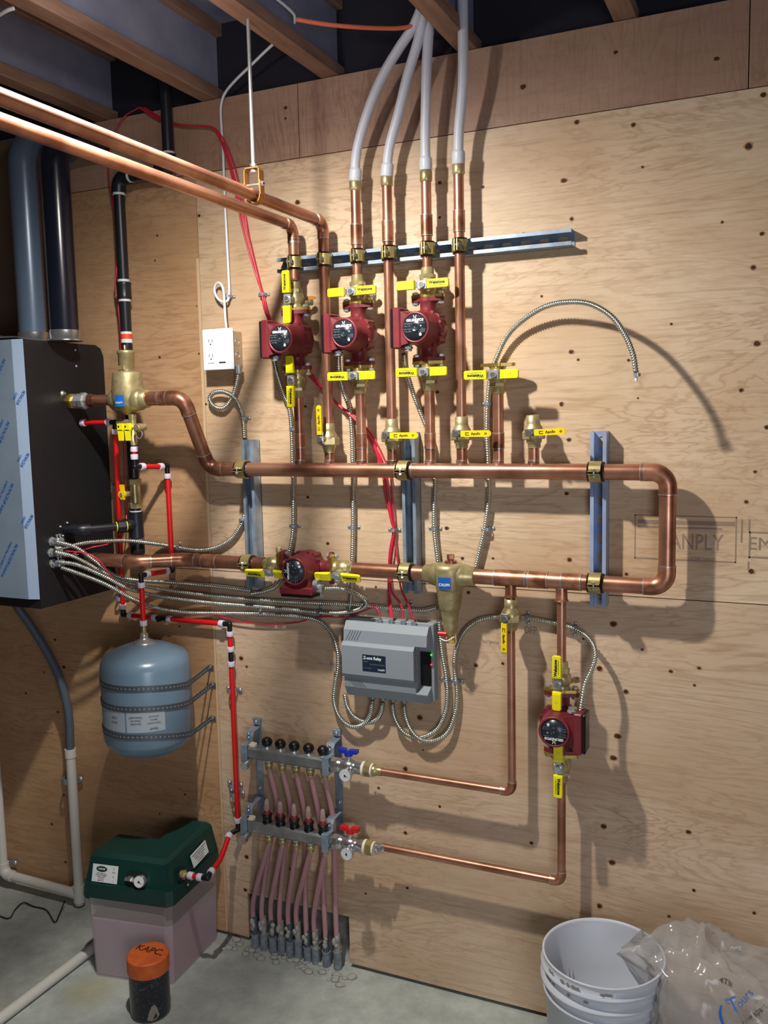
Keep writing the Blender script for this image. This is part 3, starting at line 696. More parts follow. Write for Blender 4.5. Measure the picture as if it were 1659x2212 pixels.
# ------------------------------------------------------------------ lower copper
rs = .0112; zA = .688; zB = .4565
t = pipe_run('small copper pipe from the lower main down and left to the blue-handled manifold valve', [(X1, YP, ZL-.02), (X1, YP, zA), (U(822, 1668, .067).x, YP, zA)], rs, .02); tee_collar(t, X1, ZL-.05, ZL-.017, YP, rs+.003)
coupling(t, (X1, YP, ZL-.055), (0, 0, 1), .03, rs+.0015)
t = pipe_run('small copper pipe from the lower right pump down and left to the red-handled manifold valve', [(X4, YP, Z4-.15), (X4, YP, zB), (U(826, 1830, .067).x, YP, zB)], rs, .02)
t = pipe_run('small copper pipe from the lower main down to the upside-down pump', [(X4, YP, ZL-.02), (X4, YP, Z4+.15)], rs+.0008, .02, elbow=False); tee_collar(t, X4, ZL-.052, ZL-.018, YP, rs+.0035)
# lower line left of the pump, and pump to separator
XDS = U(971, 1245, .067).x
t = pipe_run('copper pipe piece between the sideways pump valve and the dirt separator', [(XP+.15, YP, ZL), (XDS-.045, YP, ZL)], RH, .03, elbow=False)
q = V((-2.062, -.167, 1.2885)); e1 = V((U(300, 1208, .15).x, -.160, 1.285)); e2 = V((U(400, 1208, .067).x, YP, ZL))
t = pipe_run('copper pipe from the boiler to the sideways pump, joints blotched brown', [q, e1, e2, (XP-.150, YP, ZL)], RH, .05)
coupling(t, (U(455, 1212, .067).x, YP, ZL), (1, 0, 0), .05, RH+.0015)
MB().lathe(q+V((.0, 0, 0)), (1, 0, 0), [(-.005, .032), (.012, .032), (.014, .026), (.045, .026)], 24).obj('boiler_fitting', m_black, t)
# boiler to air separator
t = pipe_run('short copper pipe from the boiler to the brass air separator', [(-2.00, YB, ZSP), (XSEP-.04, YB, ZSP)], .0165, .02, elbow=False)
b = MB(); b.lathe((-2.062, YB, ZSP), (1, 0, 0), [(.0, .022), (.008, .023), (.010, .0255), (.020, .0255), (.022, .019)], 6, False); b.obj('brass_nut', m_brass_y, t)
b = MB(); b.lathe((-2.062, YB, ZSP), (1, 0, 0), [(.022, .018), (.030, .023), (.048, .023), (.050, .026), (.066, .026), (.070, .019), (.082, .018)], 8, False); b.obj('union', m_steel, t)
b = MB(); b.lathe((-2.062, YB, ZSP), (1, 0, 0), [(.082, .0205), (.088, .0205), (.096, .018), (.105, .0175)], 20); b.obj('adapter', m_copper_d, t)

# ------------------------------------------------------------------ air separator and dirt separator
s = XSEP; y = YB
t = thing('air_separator', 'big brass air separator beside the boiler, blue square label on its body', 'air separator', (s, y, ZSP))
def zs(py): return Zat(py, s, y)
b = MB(); b.lathe((s, y, 0), (0, 0, 1), [(zs(896), .012), (zs(889), .022), (zs(882), .036), (zs(872), .045), (zs(858), .0485), (zs(845), .0480), (zs(825), .0455), (zs(808), .0425), (zs(804), .0405), (zs(802), .026)], 36)
b.obj('body', m_brass_r, t)
b = MB(); b.lathe((s, y, 0), (0, 0, 1), [(zs(803), .022), (zs(796), .022), (zs(795), .0235), (zs(766), .0235), (zs(764), .026), (zs(758), .026), (zs(757), .0235), (zs(756), .005)], 28); b.obj('vent_neck', m_brass_r, t)
MB().box((s-.012, y-.0245, zs(800)), (s+.012, y-.012, zs(790)), .002).obj('wrench_flat', m_brass, t)
MB().lathe((s, y-.004, 0), (0, 0, 1), [(zs(757), .0045), (zs(746), .0042), (zs(745), .003)], 12).obj('vent_nipple', m_brass_y, t)
for sg, L in ((1, .075), (-1, .060)):
    b = MB(); b.lathe((s, y, ZSP), (sg, 0, 0), [(.030, .036), (.050, .034), (.055, .030), (.058, .028), (L, .0265), (L+.002, .023)], 26); b.obj('port', m_brass, t)
def curved_label(name, c, r, a0, a1, z0, z1, m, par, tilt=0):
    vs = []; n = 8; rr0, rr1 = (r if isinstance(r, tuple) else (r, r))
    for i in range(n+1):
        a = math.radians(a0+(a1-a0)*i/n)
        vs += [V((c[0]+rr0*math.sin(a), c[1]-rr0*math.cos(a), z0)), V((c[0]+rr1*math.sin(a), c[1]-rr1*math.cos(a), z1))]
    return MB().add(vs, [(2*i, 2*i+2, 2*i+3, 2*i+1) for i in range(n)]).obj(name, m, par)
curved_label('label', (s, y), .0492, -12, 26, zs(878), zs(854), m_bluelab, t)
text('lettering', 'CALEFFI', .0085, m_wprint, T(s+.0500*math.sin(math.radians(7)), y-.0500*math.cos(math.radians(7)), zs(870)) @ R(7, 'Z') @ FRONT, t, sx=.8)
MB().lathe((s+.012, y, 0), (0, 0, 1), [(zs(895), .012), (zs(905), .011)], 16).obj('drain_neck', m_brass, t)
# fill tee group under the separator
sx0 = s+.012
t = thing('fill_valve', 'brass fill fitting with two yellow paddle handles under the air separator', 'valve', (sx0, y, zs(930)))
b = MB(); b.lathe((sx0, y, 0), (0, 0, 1), [(zs(962), .010), (zs(950), .0125), (zs(949), .011), (zs(905), .011), (zs(899), .0125), (zs(896), .0125)], 18); b.cyl((sx0-.055, y, zs(913)), (sx0, y, zs(913)), .0105); b.cyl((sx0, y, zs(922)), (sx0+.045, y-.0, zs(922)), .0095); b.obj('body', m_brass, t)
b = MB(); b.cyl((sx0+.040, y-.012, zs(924)), (sx0+.040, y-.030, zs(924)), .013, seg=16); b.cyl((sx0+.040, y-.03, zs(924)), (sx0+.040, y-.034, zs(924)), .009); b.cyl((sx0+.045, y+.002, zs(922)), (sx0+.040, y-.014, zs(924)), .010); b.obj('hose_cap', m_brass, t)
b = MB(); b.tube(spline([(sx0+.046, y-.02, zs(930)), (sx0+.055, y-.025, zs(938)), (sx0+.046, y-.028, zs(948)), (sx0+.034, y-.026, zs(942))], .004), .0014, 6); b.obj('cap_strap', m_zinc, t)
for dx in (-.020, .006):
    b = MB(); X = sx0+dx; b.hull([(X-.010, y-.026, zs(914)), (X+.010, y-.026, zs(914)), (X+.013, y-.026, zs(920)), (X+.010, y-.026, zs(930)), (X-.010, y-.026, zs(930)), (X-.010, y-.036, zs(915)), (X+.010, y-.036, zs(915)), (X+.010, y-.036, zs(930)), (X-.010, y-.036, zs(930))])
    b.hull([(X-.009, y-.028, zs(928)), (X+.009, y-.028, zs(928)), (X-.006, y-.028, zs(951)), (X+.008, y-.028, zs(951)), (X-.009, y-.036, zs(928)), (X+.009, y-.036, zs(928)), (X-.006, y-.036, zs(951)), (X+.008, y-.036, zs(951))])
    b.m = 1; b.cyl((X-.004, y-.0362, zs(921)), (X-.004, y-.0368, zs(921)), .003, seg=10); b.m = 0; b.cyl((X, y, zs(922)), (X, y-.028, zs(922)), .006)
    b.obj('paddle_handle', [m_yel, m_print], t)

s2 = XDS; y2 = YP
def zd(py): return Zat(py, s2, y2)
t = thing('dirt_separator', 'tall tapering brass dirt separator with a blue label in the lower copper line', 'dirt separator', (s2, y2, zd(1380)))
b = MB(); b.lathe((s2, y2, 0), (0, 0, 1), [(zd(1372), .012), (zd(1366), .018), (zd(1352), .0205), (zd(1332), .0225), (zd(1316), .0265), (zd(1313), .0295), (zd(1309), .0295), (zd(1306), .031), (zd(1285), .0345), (zd(1262), .0395), (zd(1240), .044), (zd(1228), .0445), (zd(1221), .042), (zd(1217), .034), (zd(1216), .016)], 36); b.obj('body', m_brass_r, t)
b = MB(); b.cyl((s2+.004, y2, zd(1218)), (s2+.004, y2, zd(1211)), .0165); b.cyl((s2+.004, y2, zd(1211)), (s2+.004, y2, zd(1207)), .0085); b.hexn((s2+.004, y2, zd(1208)), (s2+.004, y2, zd(1197)), .0105); b.obj('top_plug', m_copper_d, t)
for sg in (1, -1):
    b = MB(); b.lathe((s2, y2, ZL), (sg, 0, 0), [(.030, .034), (.048, .031), (.050, .0285), (.056, .0285), (.058, .0265), (.072, .0250), (.074, .022)], 26); b.obj('port', m_brass, t)
curved_label('label', (s2, y2), (.0405, .0440), -26, 24, zd(1268), zd(1242), m_bluelab, t)
text('lettering', 'CALEFFI', .0105, m_wprint, T(s2, y2-.0425, zd(1258)) @ R(0, 'Z') @ FRONT, t, bold=.0002, sx=.85)
b = MB(); b.cyl((s2+.002, y2, zd(1372)), (s2+.002, y2, zd(1388)), .011); b.hexn((s2+.002, y2-.004, zd(1380)), (s2+.002, y2-.004, zd(1387)), .014); b.obj('drain_cap', m_brass_y, t)
b = MB(); b.cyl((s2-.006, y2-.012, zd(1368)), (s2-.030, y2-.014, zd(1368)), .007); b.obj('drain_handle', m_redh, t)
b = MB(); b.tube(spline([(s2-.02, y2-.02, zd(1378)), (s2-.002, y2-.024, zd(1380)), (s2+.018, y2-.018, zd(1371))], .004), .0018, 6); b.obj('cap_strap', m_white, t)

# ------------------------------------------------------------------ boiler and flues
BX = -2.062; BZ0, BZ1 = 1.158, 1.967; BXL = -2.56
t = thing('boiler', 'wall-hung boiler with a black side panel and a silver front still in printed film', 'boiler', (BXL, 0, BZ0))
b = MB(); prof = [(-.338, BZ0), (0, BZ0), (0, BZ1-.035), (-.012, BZ1-.010), (-.035, BZ1), (-.338, BZ1)]
b.prism([(p[0], p[1]) for p in prof], (BXL, 0, 0), (0, 1, 0), (0, 0, 1), (1, 0, 0), BX-BXL); b.obj('cabinet', m_boiler, t)
zf0, zf1 = BZ0+.030, BZ1+.001
b = MB(); b.box((BXL, -.3495, zf0), (-2.098, -.3385, zf1)); b.obj('front_cover', m_film, t)
b = MB(); b.hull([(-2.098, -.3495, zf0), (-2.098, -.3495, zf1), (BX-.001, -.339, zf0), (BX-.001, -.339, zf1), (-2.098, -.3385, zf0), (-2.098, -.3385, zf1)]); bev = b.obj('cover_edge', m_film_lit, t)
for px, py in ((163, 756), (165, 791)):
    q = UX(px, py, BX); MB().lathe(q, (1, 0, 0), [(0, .004), (.002, .003), (.0025, .0005)], 10).obj('screw', m_steel, t)
q = UX(135, 850, BX); MB().lathe(q, (1, 0, 0), [(0, .009), (.003, .008), (.004, .0035), (.012, .003)], 14).obj('ground_screw', m_steel, t)
for k in range(4):
    Mx = T(-2.165, -.3502, 1.86-k*.185) @ FRONT @ R(236, 'Z')
    text('film_print', 'NOVACEL\u00ae Solution', .0165, m_blue, Mx, t, sx=.86)
    text('film_print', 'LASER Fiber & LASER CO2', .0115, m_blue, Mx @ T(0, -.022, 0), t, sx=.86)
    if k:
        Mx = T(-2.081, -.3452, 1.86+.122-k*.185) @ R(16, 'Z') @ FRONT @ R(236, 'Z')
        text('film_print', 'NOVACEL\u00ae', .0145, m_blue, Mx, t, sx=.62); text('film_print', 'LASER', .011, m_blue, Mx @ T(.004, -.017, 0), t, sx=.7)
# loose film over the top left
b = MB(); vs = []; nx, ny = 26, 12
for i in range(nx+1):
    for j in range(ny+1):
        u_, v_ = i/nx, j/ny; x = BXL+u_*(.46); yy = -.352+v_*.20; h = .030*math.sin(PI*min(1, v_*1.1))*(1-u_)**.5+.016*noise.noise(V((x*9, yy*14, 1)))*(1-.5*u_)
        vs.append(V((x, yy, BZ1+.006+max(h, 0)*(1.2 if j else .3))))
b.add(vs, [(i*(ny+1)+j, (i+1)*(ny+1)+j, (i+1)*(ny+1)+j+1, i*(ny+1)+j+1) for i in range(nx) for j in range(ny)])
tag(b.obj('protective_film', mat('clear_film', '#8fa0ae', .2, alpha=.5, bump=.5, nscale=15)), 'loose clear protective film crumpled on top of the boiler', 'plastic film')
for px, dd, nm, m_, lb in ((141, .200, 'black', m_blackflue, 'glossy black flue pipe with a bright steel collar, rising from the boiler'), (73, .205, 'grey', m_greyflue, 'grey flue pipe left of the black one, rising from the boiler')):
    q = U(px, 735, dd); q.z = BZ1+.001
    X, Y = q.x, -dd
    t = thing('flue_pipe', lb, 'flue pipe', (X, Y, BZ1+.001))
    ztp = Zat(287, X, Y); pth, _b = arcs([(X, Y, BZ1+.032), (X, Y, ztp), (X, .03, ztp)], .10, 12); MB().tube(pth, .0425, 40).obj('pipe', m_, t)
    b = MB(); b.lathe((X, Y, 0), (0, 0, 1), [(BZ1+.001, .052), (BZ1+.006, .052), (BZ1+.008, .0455), (BZ1+.032, .0455), (BZ1+.034, .0440)], 40); b.obj('steel_collar', m_chrome, t)

# ------------------------------------------------------------------ black iron gas line
YG = -.058; gx = U(274, 740, .058).x
def zg(py, X=None): return Zat(py, gx if X is None else X, YG)
gt = U(360, 250, .058).x; zel = zg(385)
t = thing('gas_pipe', 'black iron gas pipe with white joint paste, from the ceiling down behind the air separator', 'pipe', (gx, YG, 1.3))
path, bends = arcs([(gt, YG, 2.895), (gt, YG, zel), (gx, YG, zel), (gx, YG, zg(1032))], .03)
MB().tube(path, .0172, 20).obj('pipe', m_iron, t)
for A, sg, B in bends:
    b = MB(); b.tube([A]+sg+[B], .0225, 20); b.obj('elbow', m_iron, t)
    for e, f in ((A, sg[0]), (B, sg[-1])):
        d = (e-f).normalized(); MB().cyl(e, e+d*.007, .0190).obj('joint_paste', m_lab, t)
for z in (zg(628),):
    b = MB(); b.lathe((gx, YG, z), (0, 0, 1), [(-.026, .0215), (-.022, .0235), (-.016, .022), (.016, .022), (.022, .0235), (.026, .0215)], 20); b.obj('coupling', m_iron, t)
    for q in (-.034, .026): MB().cyl((gx, YG, z+q), (gx, YG, z+q+.008), .0188).obj('joint_paste', m_lab, t)
for py0, py1 in ((717, 722), (733, 741)): MB().cyl((gx, YG, zg(py1)), (gx, YG, zg(py0)), .0178).obj('band', m_white, t)
MB().cyl((gx, YG, zg(733)), (gx, YG, zg(722)), .0177).obj('orange_sticker', mat('orange_sticker', '#e8502c', .5), t)
gl = U(288, 1130, .058).x
b = MB(); b.cyl((gx, YG, zg(1098)), (gx, YG, zg(1034)), .0185, seg=8); b.hexn((gx, YG, zg(1046)), (gx, YG, zg(1034)), .0225); b.hexn((gx, YG, zg(1098)), (gx, YG, zg(1086)), .0225); b.cyl((gx, YG, zg(1066)), (gx-.016, YG-.03, zg(1066)), .010); vb = b.obj('brass_gas_valve', m_brass, t)
b = MB(); X, Yh = gx-.0185, YG-.034; b.cyl((X, Yh, zg(1066)), (X, Yh-.008, zg(1066)), .0135, seg=16); b.hull([(X-.005, Yh, zg(1062)), (X+.009, Yh, zg(1062)), (X-.008, Yh, zg(1045)), (X+.007, Yh, zg(1045)), (X-.005, Yh-.007, zg(1062)), (X+.009, Yh-.007, zg(1062)), (X-.008, Yh-.007, zg(1045)), (X+.007, Yh-.007, zg(1045))]); b.box((X-.009, Yh-.007, zg(1078)), (X+.009, Yh, zg(1068)), .002); b.m = 1; b.cyl((X, Yh-.008, zg(1066)), (X, Yh-.011, zg(1066)), .006, seg=10)
b.obj('yellow_handle', [m_yel2, m_steel], vb)
zt = zg(1133)
b = MB(); b.cyl((gx, YG, zg(1210)), (gx, YG, zg(1098)), .0172); b.obj('pipe', m_iron, t)
b = MB(); b.lathe((gx, YG, zt), (0, 0, 1), [(-.042, .0235), (-.034, .0225), (.034, .0225), (.042, .0235)], 20); b.lathe((gx, YG, zt), V((-.42, -.9, 0)), [(0, .020), (.035, .0215), (.040, .022)], 20); b.obj('tee', m_iron, t)
b = MB(); b.lathe((gx, YG, zg(1180)), (0, 0, 1), [(-.022, .0225), (.022, .0225)], 20); b.obj('coupling', m_iron, t)
for py in (1106, 1156, 1166, 1192): MB().cyl((gx, YG, zg(py+2)), (gx, YG, zg(py-3)), .0192).obj('joint_paste', m_lab, t)
q1 = UX(140, 1142, BX); a = V((gx, YG, zt)); mid = V((-2.0, -.16, zt)); 
mid = V((gx-.035, -.150, zt)); end = V((BX, q1.y, zt-.002)); el = V((BX+.075, q1.y, zt)); a1 = V((gx, YG-.03, zt))
ph, bd = arcs([a1, V((gx-.03, -.13, zt)), V((BX+.06, q1.y+.0, zt)), end], .03)
MB().tube(ph, .0125, 16).obj('branch_pipe', m_iron, t)
for A, sg, B in bd[1:2]: MB().tube([A]+sg+[B], .018, 18).obj('branch_elbow', m_iron, t)
c = a1.lerp(V((gx-.03, -.13, zt)), .55); dd = (V((gx-.03, -.13, zt))-a1).normalized(); b = MB(); b.lathe(c, dd, [(-.012, .021), (.012, .021)], 8, False); b.obj('union', m_iron, t)
for k in (-.018, .014): MB().cyl(c+dd*k, c+dd*(k+.003), .0160).obj('yellow_tape', m_yel2, t)
for a_ in (60, 150, 240, 330): MB().lathe((BX, q1.y+.022*math.cos(math.radians(a_)), zt+.022*math.sin(math.radians(a_))), (1, 0, 0), [(0, .004), (.004, .003), (.005, .0005)], 8).obj('flange_screw', m_steel, t)

# ------------------------------------------------------------------ armoured cables
def armor(name, label, pts, r=.0073, group='armoured cables', cat='cable'):
    pts = resample(spline([V(q) for q in pts], .004), .0013); p = .0066
    b = MB(); b.tube(pts, r, 12, rf=lambda S, an: r*(.87+.20*math.cos(2*PI*S/p+an)))
    return tag(b.obj(name, m_armor), label, cat, group)
def P3(l): return [U(*q) for q in l]
dC = .012
# outlet box feed
armor('armored_cable', 'armoured cable looping under the white outlet box and running down behind the left strut', P3([(516, 800, .03), (511, 830, .022), (500, 862, .018), (482, 882, .018), (462, 878, .018), (453, 862, .02), (462, 849, .024), (485, 847, .027), (507, 860, .024), (520, 885, .014), (526, 915, .012), (528, 945, .008)]))
armor('armored_cable', 'armoured cable curving left from behind the left strut to the boiler', P3([(528, 1112, .009), (522, 1132, .012), (502, 1162, .012), (470, 1182, .012), (435, 1189, .012), (400, 1186, .013), (345, 1176, .02), (290, 1169, .095), (245, 1168, .14), (190, 1172, .20)])+[UX(150, 1180, -2.03), UX(118, 1186, BX+.03)])
g1 = 'conduit drops below the upper pumps'
armor('armored_cable', 'armoured cable dropping from the leftmost pump box past its yellow levers', P3([(590, 770, .105), (598, 806, .075), (612, 850, .03), (624, 880, .014), (630, 930, .013), (632, 1000, .013), (634, 1060, .013), (634, 1110, .013), (633, 1150, .013), (627, 1185, .013), (620, 1220, .014), (600, 1262, .014), (575, 1276, .014), (545, 1282, .014)]), group=g1)
armor('armored_cable', 'armoured cable dropping from the middle pump box to the lower line', P3([(731, 768, .105), (733, 805, .07), (742, 845, .03), (754, 880, .015), (760, 930, .013), (762, 1000, .013), (763, 1100, .013), (762, 1180, .013), (760, 1240, .012), (757, 1300, .012), (752, 1330, .012)]), group=g1)
armor('armored_cable', 'armoured cable dropping from the right pump box behind its copper riser', P3([(873, 765, .105), (879, 805, .06), (893, 850, .022), (908, 890, .013), (926, 935, .013), (937, 975, .013), (940, 1030, .013), (938, 1100, .013), (939, 1150, .013), (946, 1210, .012), (952, 1260, .011), (955, 1300, .011)]), group=g1)
armor('armored_cable', 'loose armoured cable arching up and right over bare plywood, its cut end hanging', P3([(1028, 1228, .012), (1038, 1185, .013), (1048, 1140, .013), (1056, 1075, .013), (1055, 1000, .013), (1052, 930, .014), (1054, 870, .014), (1060, 815, .016), (1074, 770, .020), (1097, 725, .026), (1130, 692, .034), (1175, 664, .05), (1222, 653, .07), (1272, 656, .09), (1318, 681, .11), (1348, 720, .13), (1367, 765, .15), (1374, 805, .16)]))
q = U(1376, 806, .16); tt = MB(); tt.cyl(q, q-V((0, 0, .008)), .009); tt.m = 1; tt.cyl(q-V((0, 0, .006)), q-V((.002, 0, .018)), .0035); tag(tt.obj('cable_bushing', [m_steel, m_white]), 'small steel bushing on the hanging cut end of the arched cable', 'bushing')
cb = [
 ('topmost boiler cable, sweeping down under the copper pipe towards the sideways pump', [UX(122, 1170, BX+.03), (165, 1183, .235), (205, 1212, .19), (248, 1243, .13), (300, 1254, .06), (350, 1257, .03), (420, 1262, .014), (480, 1268, .012), (543, 1276, .012)]),
 ('second boiler cable, ending in the long curve behind the sideways pump', [UX(118, 1192, BX+.03), (160, 1203, .24), (215, 1232, .19), (262, 1255, .12), (330, 1269, .06), (400, 1280, .025), (450, 1286, .013), (540, 1295, .012), (640, 1301, .012), (760, 1306, .012), (900, 1318, .012), (945, 1312, .012)]),
 ('third boiler cable, running along the wall to the sideways pump box', [UX(125, 1214, BX+.03), (165, 1220, .25), (225, 1245, .2), (275, 1270, .13), (340, 1287, .06), (400, 1296, .03), (470, 1304, .014), (560, 1311, .013), (640, 1318, .013), (700, 1324, .014), (745, 1324, .018), (780, 1315, .03), (791, 1300, .045), (770, 1284, .07), (735, 1272, .09), (703, 1272, .10)]),
 ('lowest boiler cable, curving down to the left side of the relay box', [UX(132, 1226, BX+.03), (180, 1243, .25), (232, 1264, .2), (285, 1293, .12), (340, 1314, .06), (400, 1323, .03), (460, 1325, .014), (540, 1326, .013), (620, 1330, .013), (680, 1338, .013), (712, 1362, .013), (728, 1400, .013), (731, 1440, .014), (724, 1480, .016), (722, 1515, .018), (733, 1548, .022), (757, 1569, .026), (783, 1566, .028), (800, 1545, .03), (805, 1512, .032)]),
]
for lb, pp in cb: armor('armored_cable', lb, [q if isinstance(q, V) else U(*q) for q in pp], group='armoured cables leaving the boiler')
armor('armored_cable', 'short armoured cable looping under the left half of the relay box', P3([(745, 1500, .012), (750, 1525, .014), (765, 1548, .018), (790, 1560, .022), (812, 1556, .026), (824, 1538, .03), (827, 1516, .032)]), group='cable loops under the relay box')
armor('armored_cable', 'armoured cable looping from the relay box up past the red drain knob', P3([(848, 1520, .032), (852, 1548, .03), (866, 1575, .026), (885, 1590, .02), (915, 1592, .016), (945, 1575, .013), (962, 1540, .013), (967, 1500, .013), (964, 1460, .013), (957, 1420, .013), (952, 1380, .014), (949, 1340, .015)]), group='cable loops under the relay box')
armor('armored_cable', 'long armoured cable from the relay box up, right and down to the upside-down pump', P3([(873, 1524, .032), (877, 1550, .03), (890, 1580, .03), (912, 1599, .028), (940, 1600, .026), (967, 1583, .02), (983, 1545, .014), (988, 1500, .013), (984, 1460, .013), (982, 1430, .013), (988, 1395, .013), (1005, 1362, .013), (1035, 1340, .013), (1080, 1333, .013), (1140, 1336, .013), (1200, 1347, .013), (1245, 1360, .018), (1275, 1383, .04), (1286, 1412, .06), (1279, 1445, .08), (1264, 1480, .09), (1257, 1520, .1), (1253, 1548, .105)]), group='cable loops under the relay box')
# connectors on the boiler side
for py, px, lb in ((1170, 112, 'upper'), (1194, 110, 'middle'), (1217, 114, 'lower')):
    q = UX(px, py, BX); t = thing('cable_connector', f'{lb} zinc twin cable connector on the boiler side panel', 'connector', q, 'twin cable connectors on the boiler')
    b = MB(); b.lathe(q, (1, 0, 0), [(0, .015), (.004, .015), (.005, .012), (.012, .012)], 8, False); b.obj('lock_nut', m_steel, t)
    b = MB(); b.box((q.x+.010, q.y-.008, q.z-.010), (q.x+.034, q.y+.020, q.z+.012), .004); b.obj('body', m_zinc, t)
    for k in (0, 1):
        b = MB(); b.cyl((q.x+.022, q.y+.002+.012*k, q.z+.012), (q.x+.024, q.y-.002+.012*k, q.z+.021), .0028, seg=8); b.cyl((q.x+.024, q.y-.002+.012*k, q.z+.020), (q.x+.0245, q.y-.002+.012*k, q.z+.023), .0045, seg=8); b.obj('screw', m_steel, t)
q = U(690, 1272, .105); b = MB(); b.box((q.x-.008, q.y-.012, q.z-.010), (q.x+.012, q.y+.012, q.z+.014), .004); b.cyl((q.x+.004, q.y, q.z-.024), (q.x+.004, q.y, q.z-.01), .003, seg=8); b.cyl((q.x-.004, q.y, q.z-.022), (q.x+.012, q.y, q.z-.022), .0025, seg=8); tag(b.obj('cable_connector', m_steel), 'zinc cable connector on the right end of the sideways pump box', 'connector')
q = U(1252, 1553, .105); b = MB(); b.cyl(q-V((0, 0, .010)), q+V((0, 0, .006)), .010); b.hexn(q-V((0, 0, .010)), q-V((0, 0, .004)), .014); b.cyl(q+V((-.004, -.012, -.002)), q+V((-.004, .010, -.002)), .004, seg=8); tag(b.obj('cable_connector', m_steel), 'zinc cable connector on top of the upside-down pump box', 'connector')

# ------------------------------------------------------------------ red thermostat wires
def wire(name, label, pts, r, m, group=None, cat='wire'):
    return tag(MB().tube(spline([V(q) for q in pts], .008), r, 8).obj(name, m), label, cat, group)
base = [(300, 232, .02), (345, 258, .02), (390, 270, .02), (430, 272, .018), (458, 277, .016), (474, 300, .012), (490, 345, .012), (505, 400, .012), (522, 470, .012), (535, 520, .012), (550, 580, .012), (563, 630, .011), (567, 648, .011), (575, 680, .02), (600, 730, .03), (640, 780, .03), (675, 815, .02), (700, 845, .014), (735, 880, .012), (765, 905, .012), (795, 945, .012), (815, 985, .012)]
ends = [[(826, 1022, .012), (833, 1070, .012), (846, 1130, .012), (850, 1146, .01), (842, 1190, .012), (839, 1240, .012), (840, 1290, .015), (845, 1334, .035)],
        [(831, 1020, .014), (840, 1070, .014), (849, 1130, .012), (851, 1146, .012), (847, 1190, .014), (842, 1235, .012), (848, 1280, .02), (866, 1305, .03), (871, 1336, .035)],
        [(842, 1020, .012), (848, 1080, .012), (852, 1130, .012), (853, 1146, .01), (856, 1190, .012), (862, 1230, .014), (866, 1270, .02), (882, 1305, .03), (894, 1340, .035)]]
nm = ['left', 'middle', 'right', 'front']
ends.append([(829, 1022, .017), (838, 1070, .018), (847, 1130, .018), (852, 1146, .016), (845, 1190, .018), (840, 1240, .016), (843, 1290, .02), (848, 1334, .037)])
for k in range(4):
    off = [(0, 0), (5, .004), (9, 0), (2, .008)][k]; wob = [(-4, 4), (1, -2), (5, 3), (-1, 3)][k]
    pp = [(x+off[0]*.8+wob[0]*math.sin(i*.9+k), y, d+off[1]) if i < 12 or i > 14 else (x+off[0]*.6, y, d+off[1]) for i, (x, y, d) in enumerate(base)]
    wire('thermostat_wire', f'red thermostat wire, {nm[k]} one where the bundle fans out into the relay box', P3(pp+ends[k]), .0027, m_wire, 'bundle of red thermostat wires')
wire('thermostat_wire', 'thin red wire clinging to the left side of the black gas pipe', P3([(300, 232, .03), (262, 260, .03), (238, 330, .03), (236, 390, .03), (244, 440, .035), (252, 520, .035), (252, 580, .05), (249, 620, .05), (255, 660, .05), (260, 720, .05), (262, 800, .05), (264, 860, .03), (268, 960, .03), (272, 1080, .03), (270, 1140, .06), (240, 1172, .14), (200, 1182, .2)])+[UX(170, 1192, BX+.04), UX(135, 1205, BX+.01)], .0021, m_wire, 'loose red wires')
wire('thermostat_wire', 'red wire from the boiler running along the red water line to the relay box', [UX(140, 1190, BX+.03)]+P3([(185, 1195, .23), (215, 1212, .21), (240, 1245, .17), (275, 1290, .12), (320, 1316, .06), (380, 1320, .03), (425, 1322, .016), (460, 1328, .014), (500, 1338, .014), (540, 1346, .012), (590, 1348, .012), (640, 1345, .012), (690, 1333, .012), (750, 1332, .012), (790, 1318, .018), (812, 1312, .03), (822, 1332, .035)]), .0021, m_wire, 'loose red wires')

# ------------------------------------------------------------------ clips
clip0 = None
def clip(px, py, ang, label, rr=.0075, d=0, group='zinc cable clips on the wall', k=1.0):
    global clip0
    p = U(px, py, d+.010); Mx = T(p.x, -d, p.z) @ R(ang, 'Y') @ Matrix.Diagonal((k, k, k, 1))
    if clip0 is None:
        t = thing('cable_clip', label, 'clip', group=group); pts = [V((-.020, -.001, 0)), V((-.0095, -.001, 0))]
        for k in range(11):
            a = PI*k/10; pts.append(V((-.0088*math.cos(a), -.012-.0088*math.sin(a), 0)))
        pts += [V((.0095, -.001, 0)), V((.020, -.001, 0))]
        MB().band(pts, .009, .0016, (0, 0, 1)).obj('strap', m_zinc, t)
        for s_ in (1, -1): MB().lathe((s_*.0155, -.001, 0), (0, -1, 0), [(0, .0048), (.002, .0044), (.0035, .002), (.0036, .0003)], 10).obj('screw', m_steel, t)
        clip0 = t; place(t, Mx)
    else: dup(clip0, Mx, label, group)
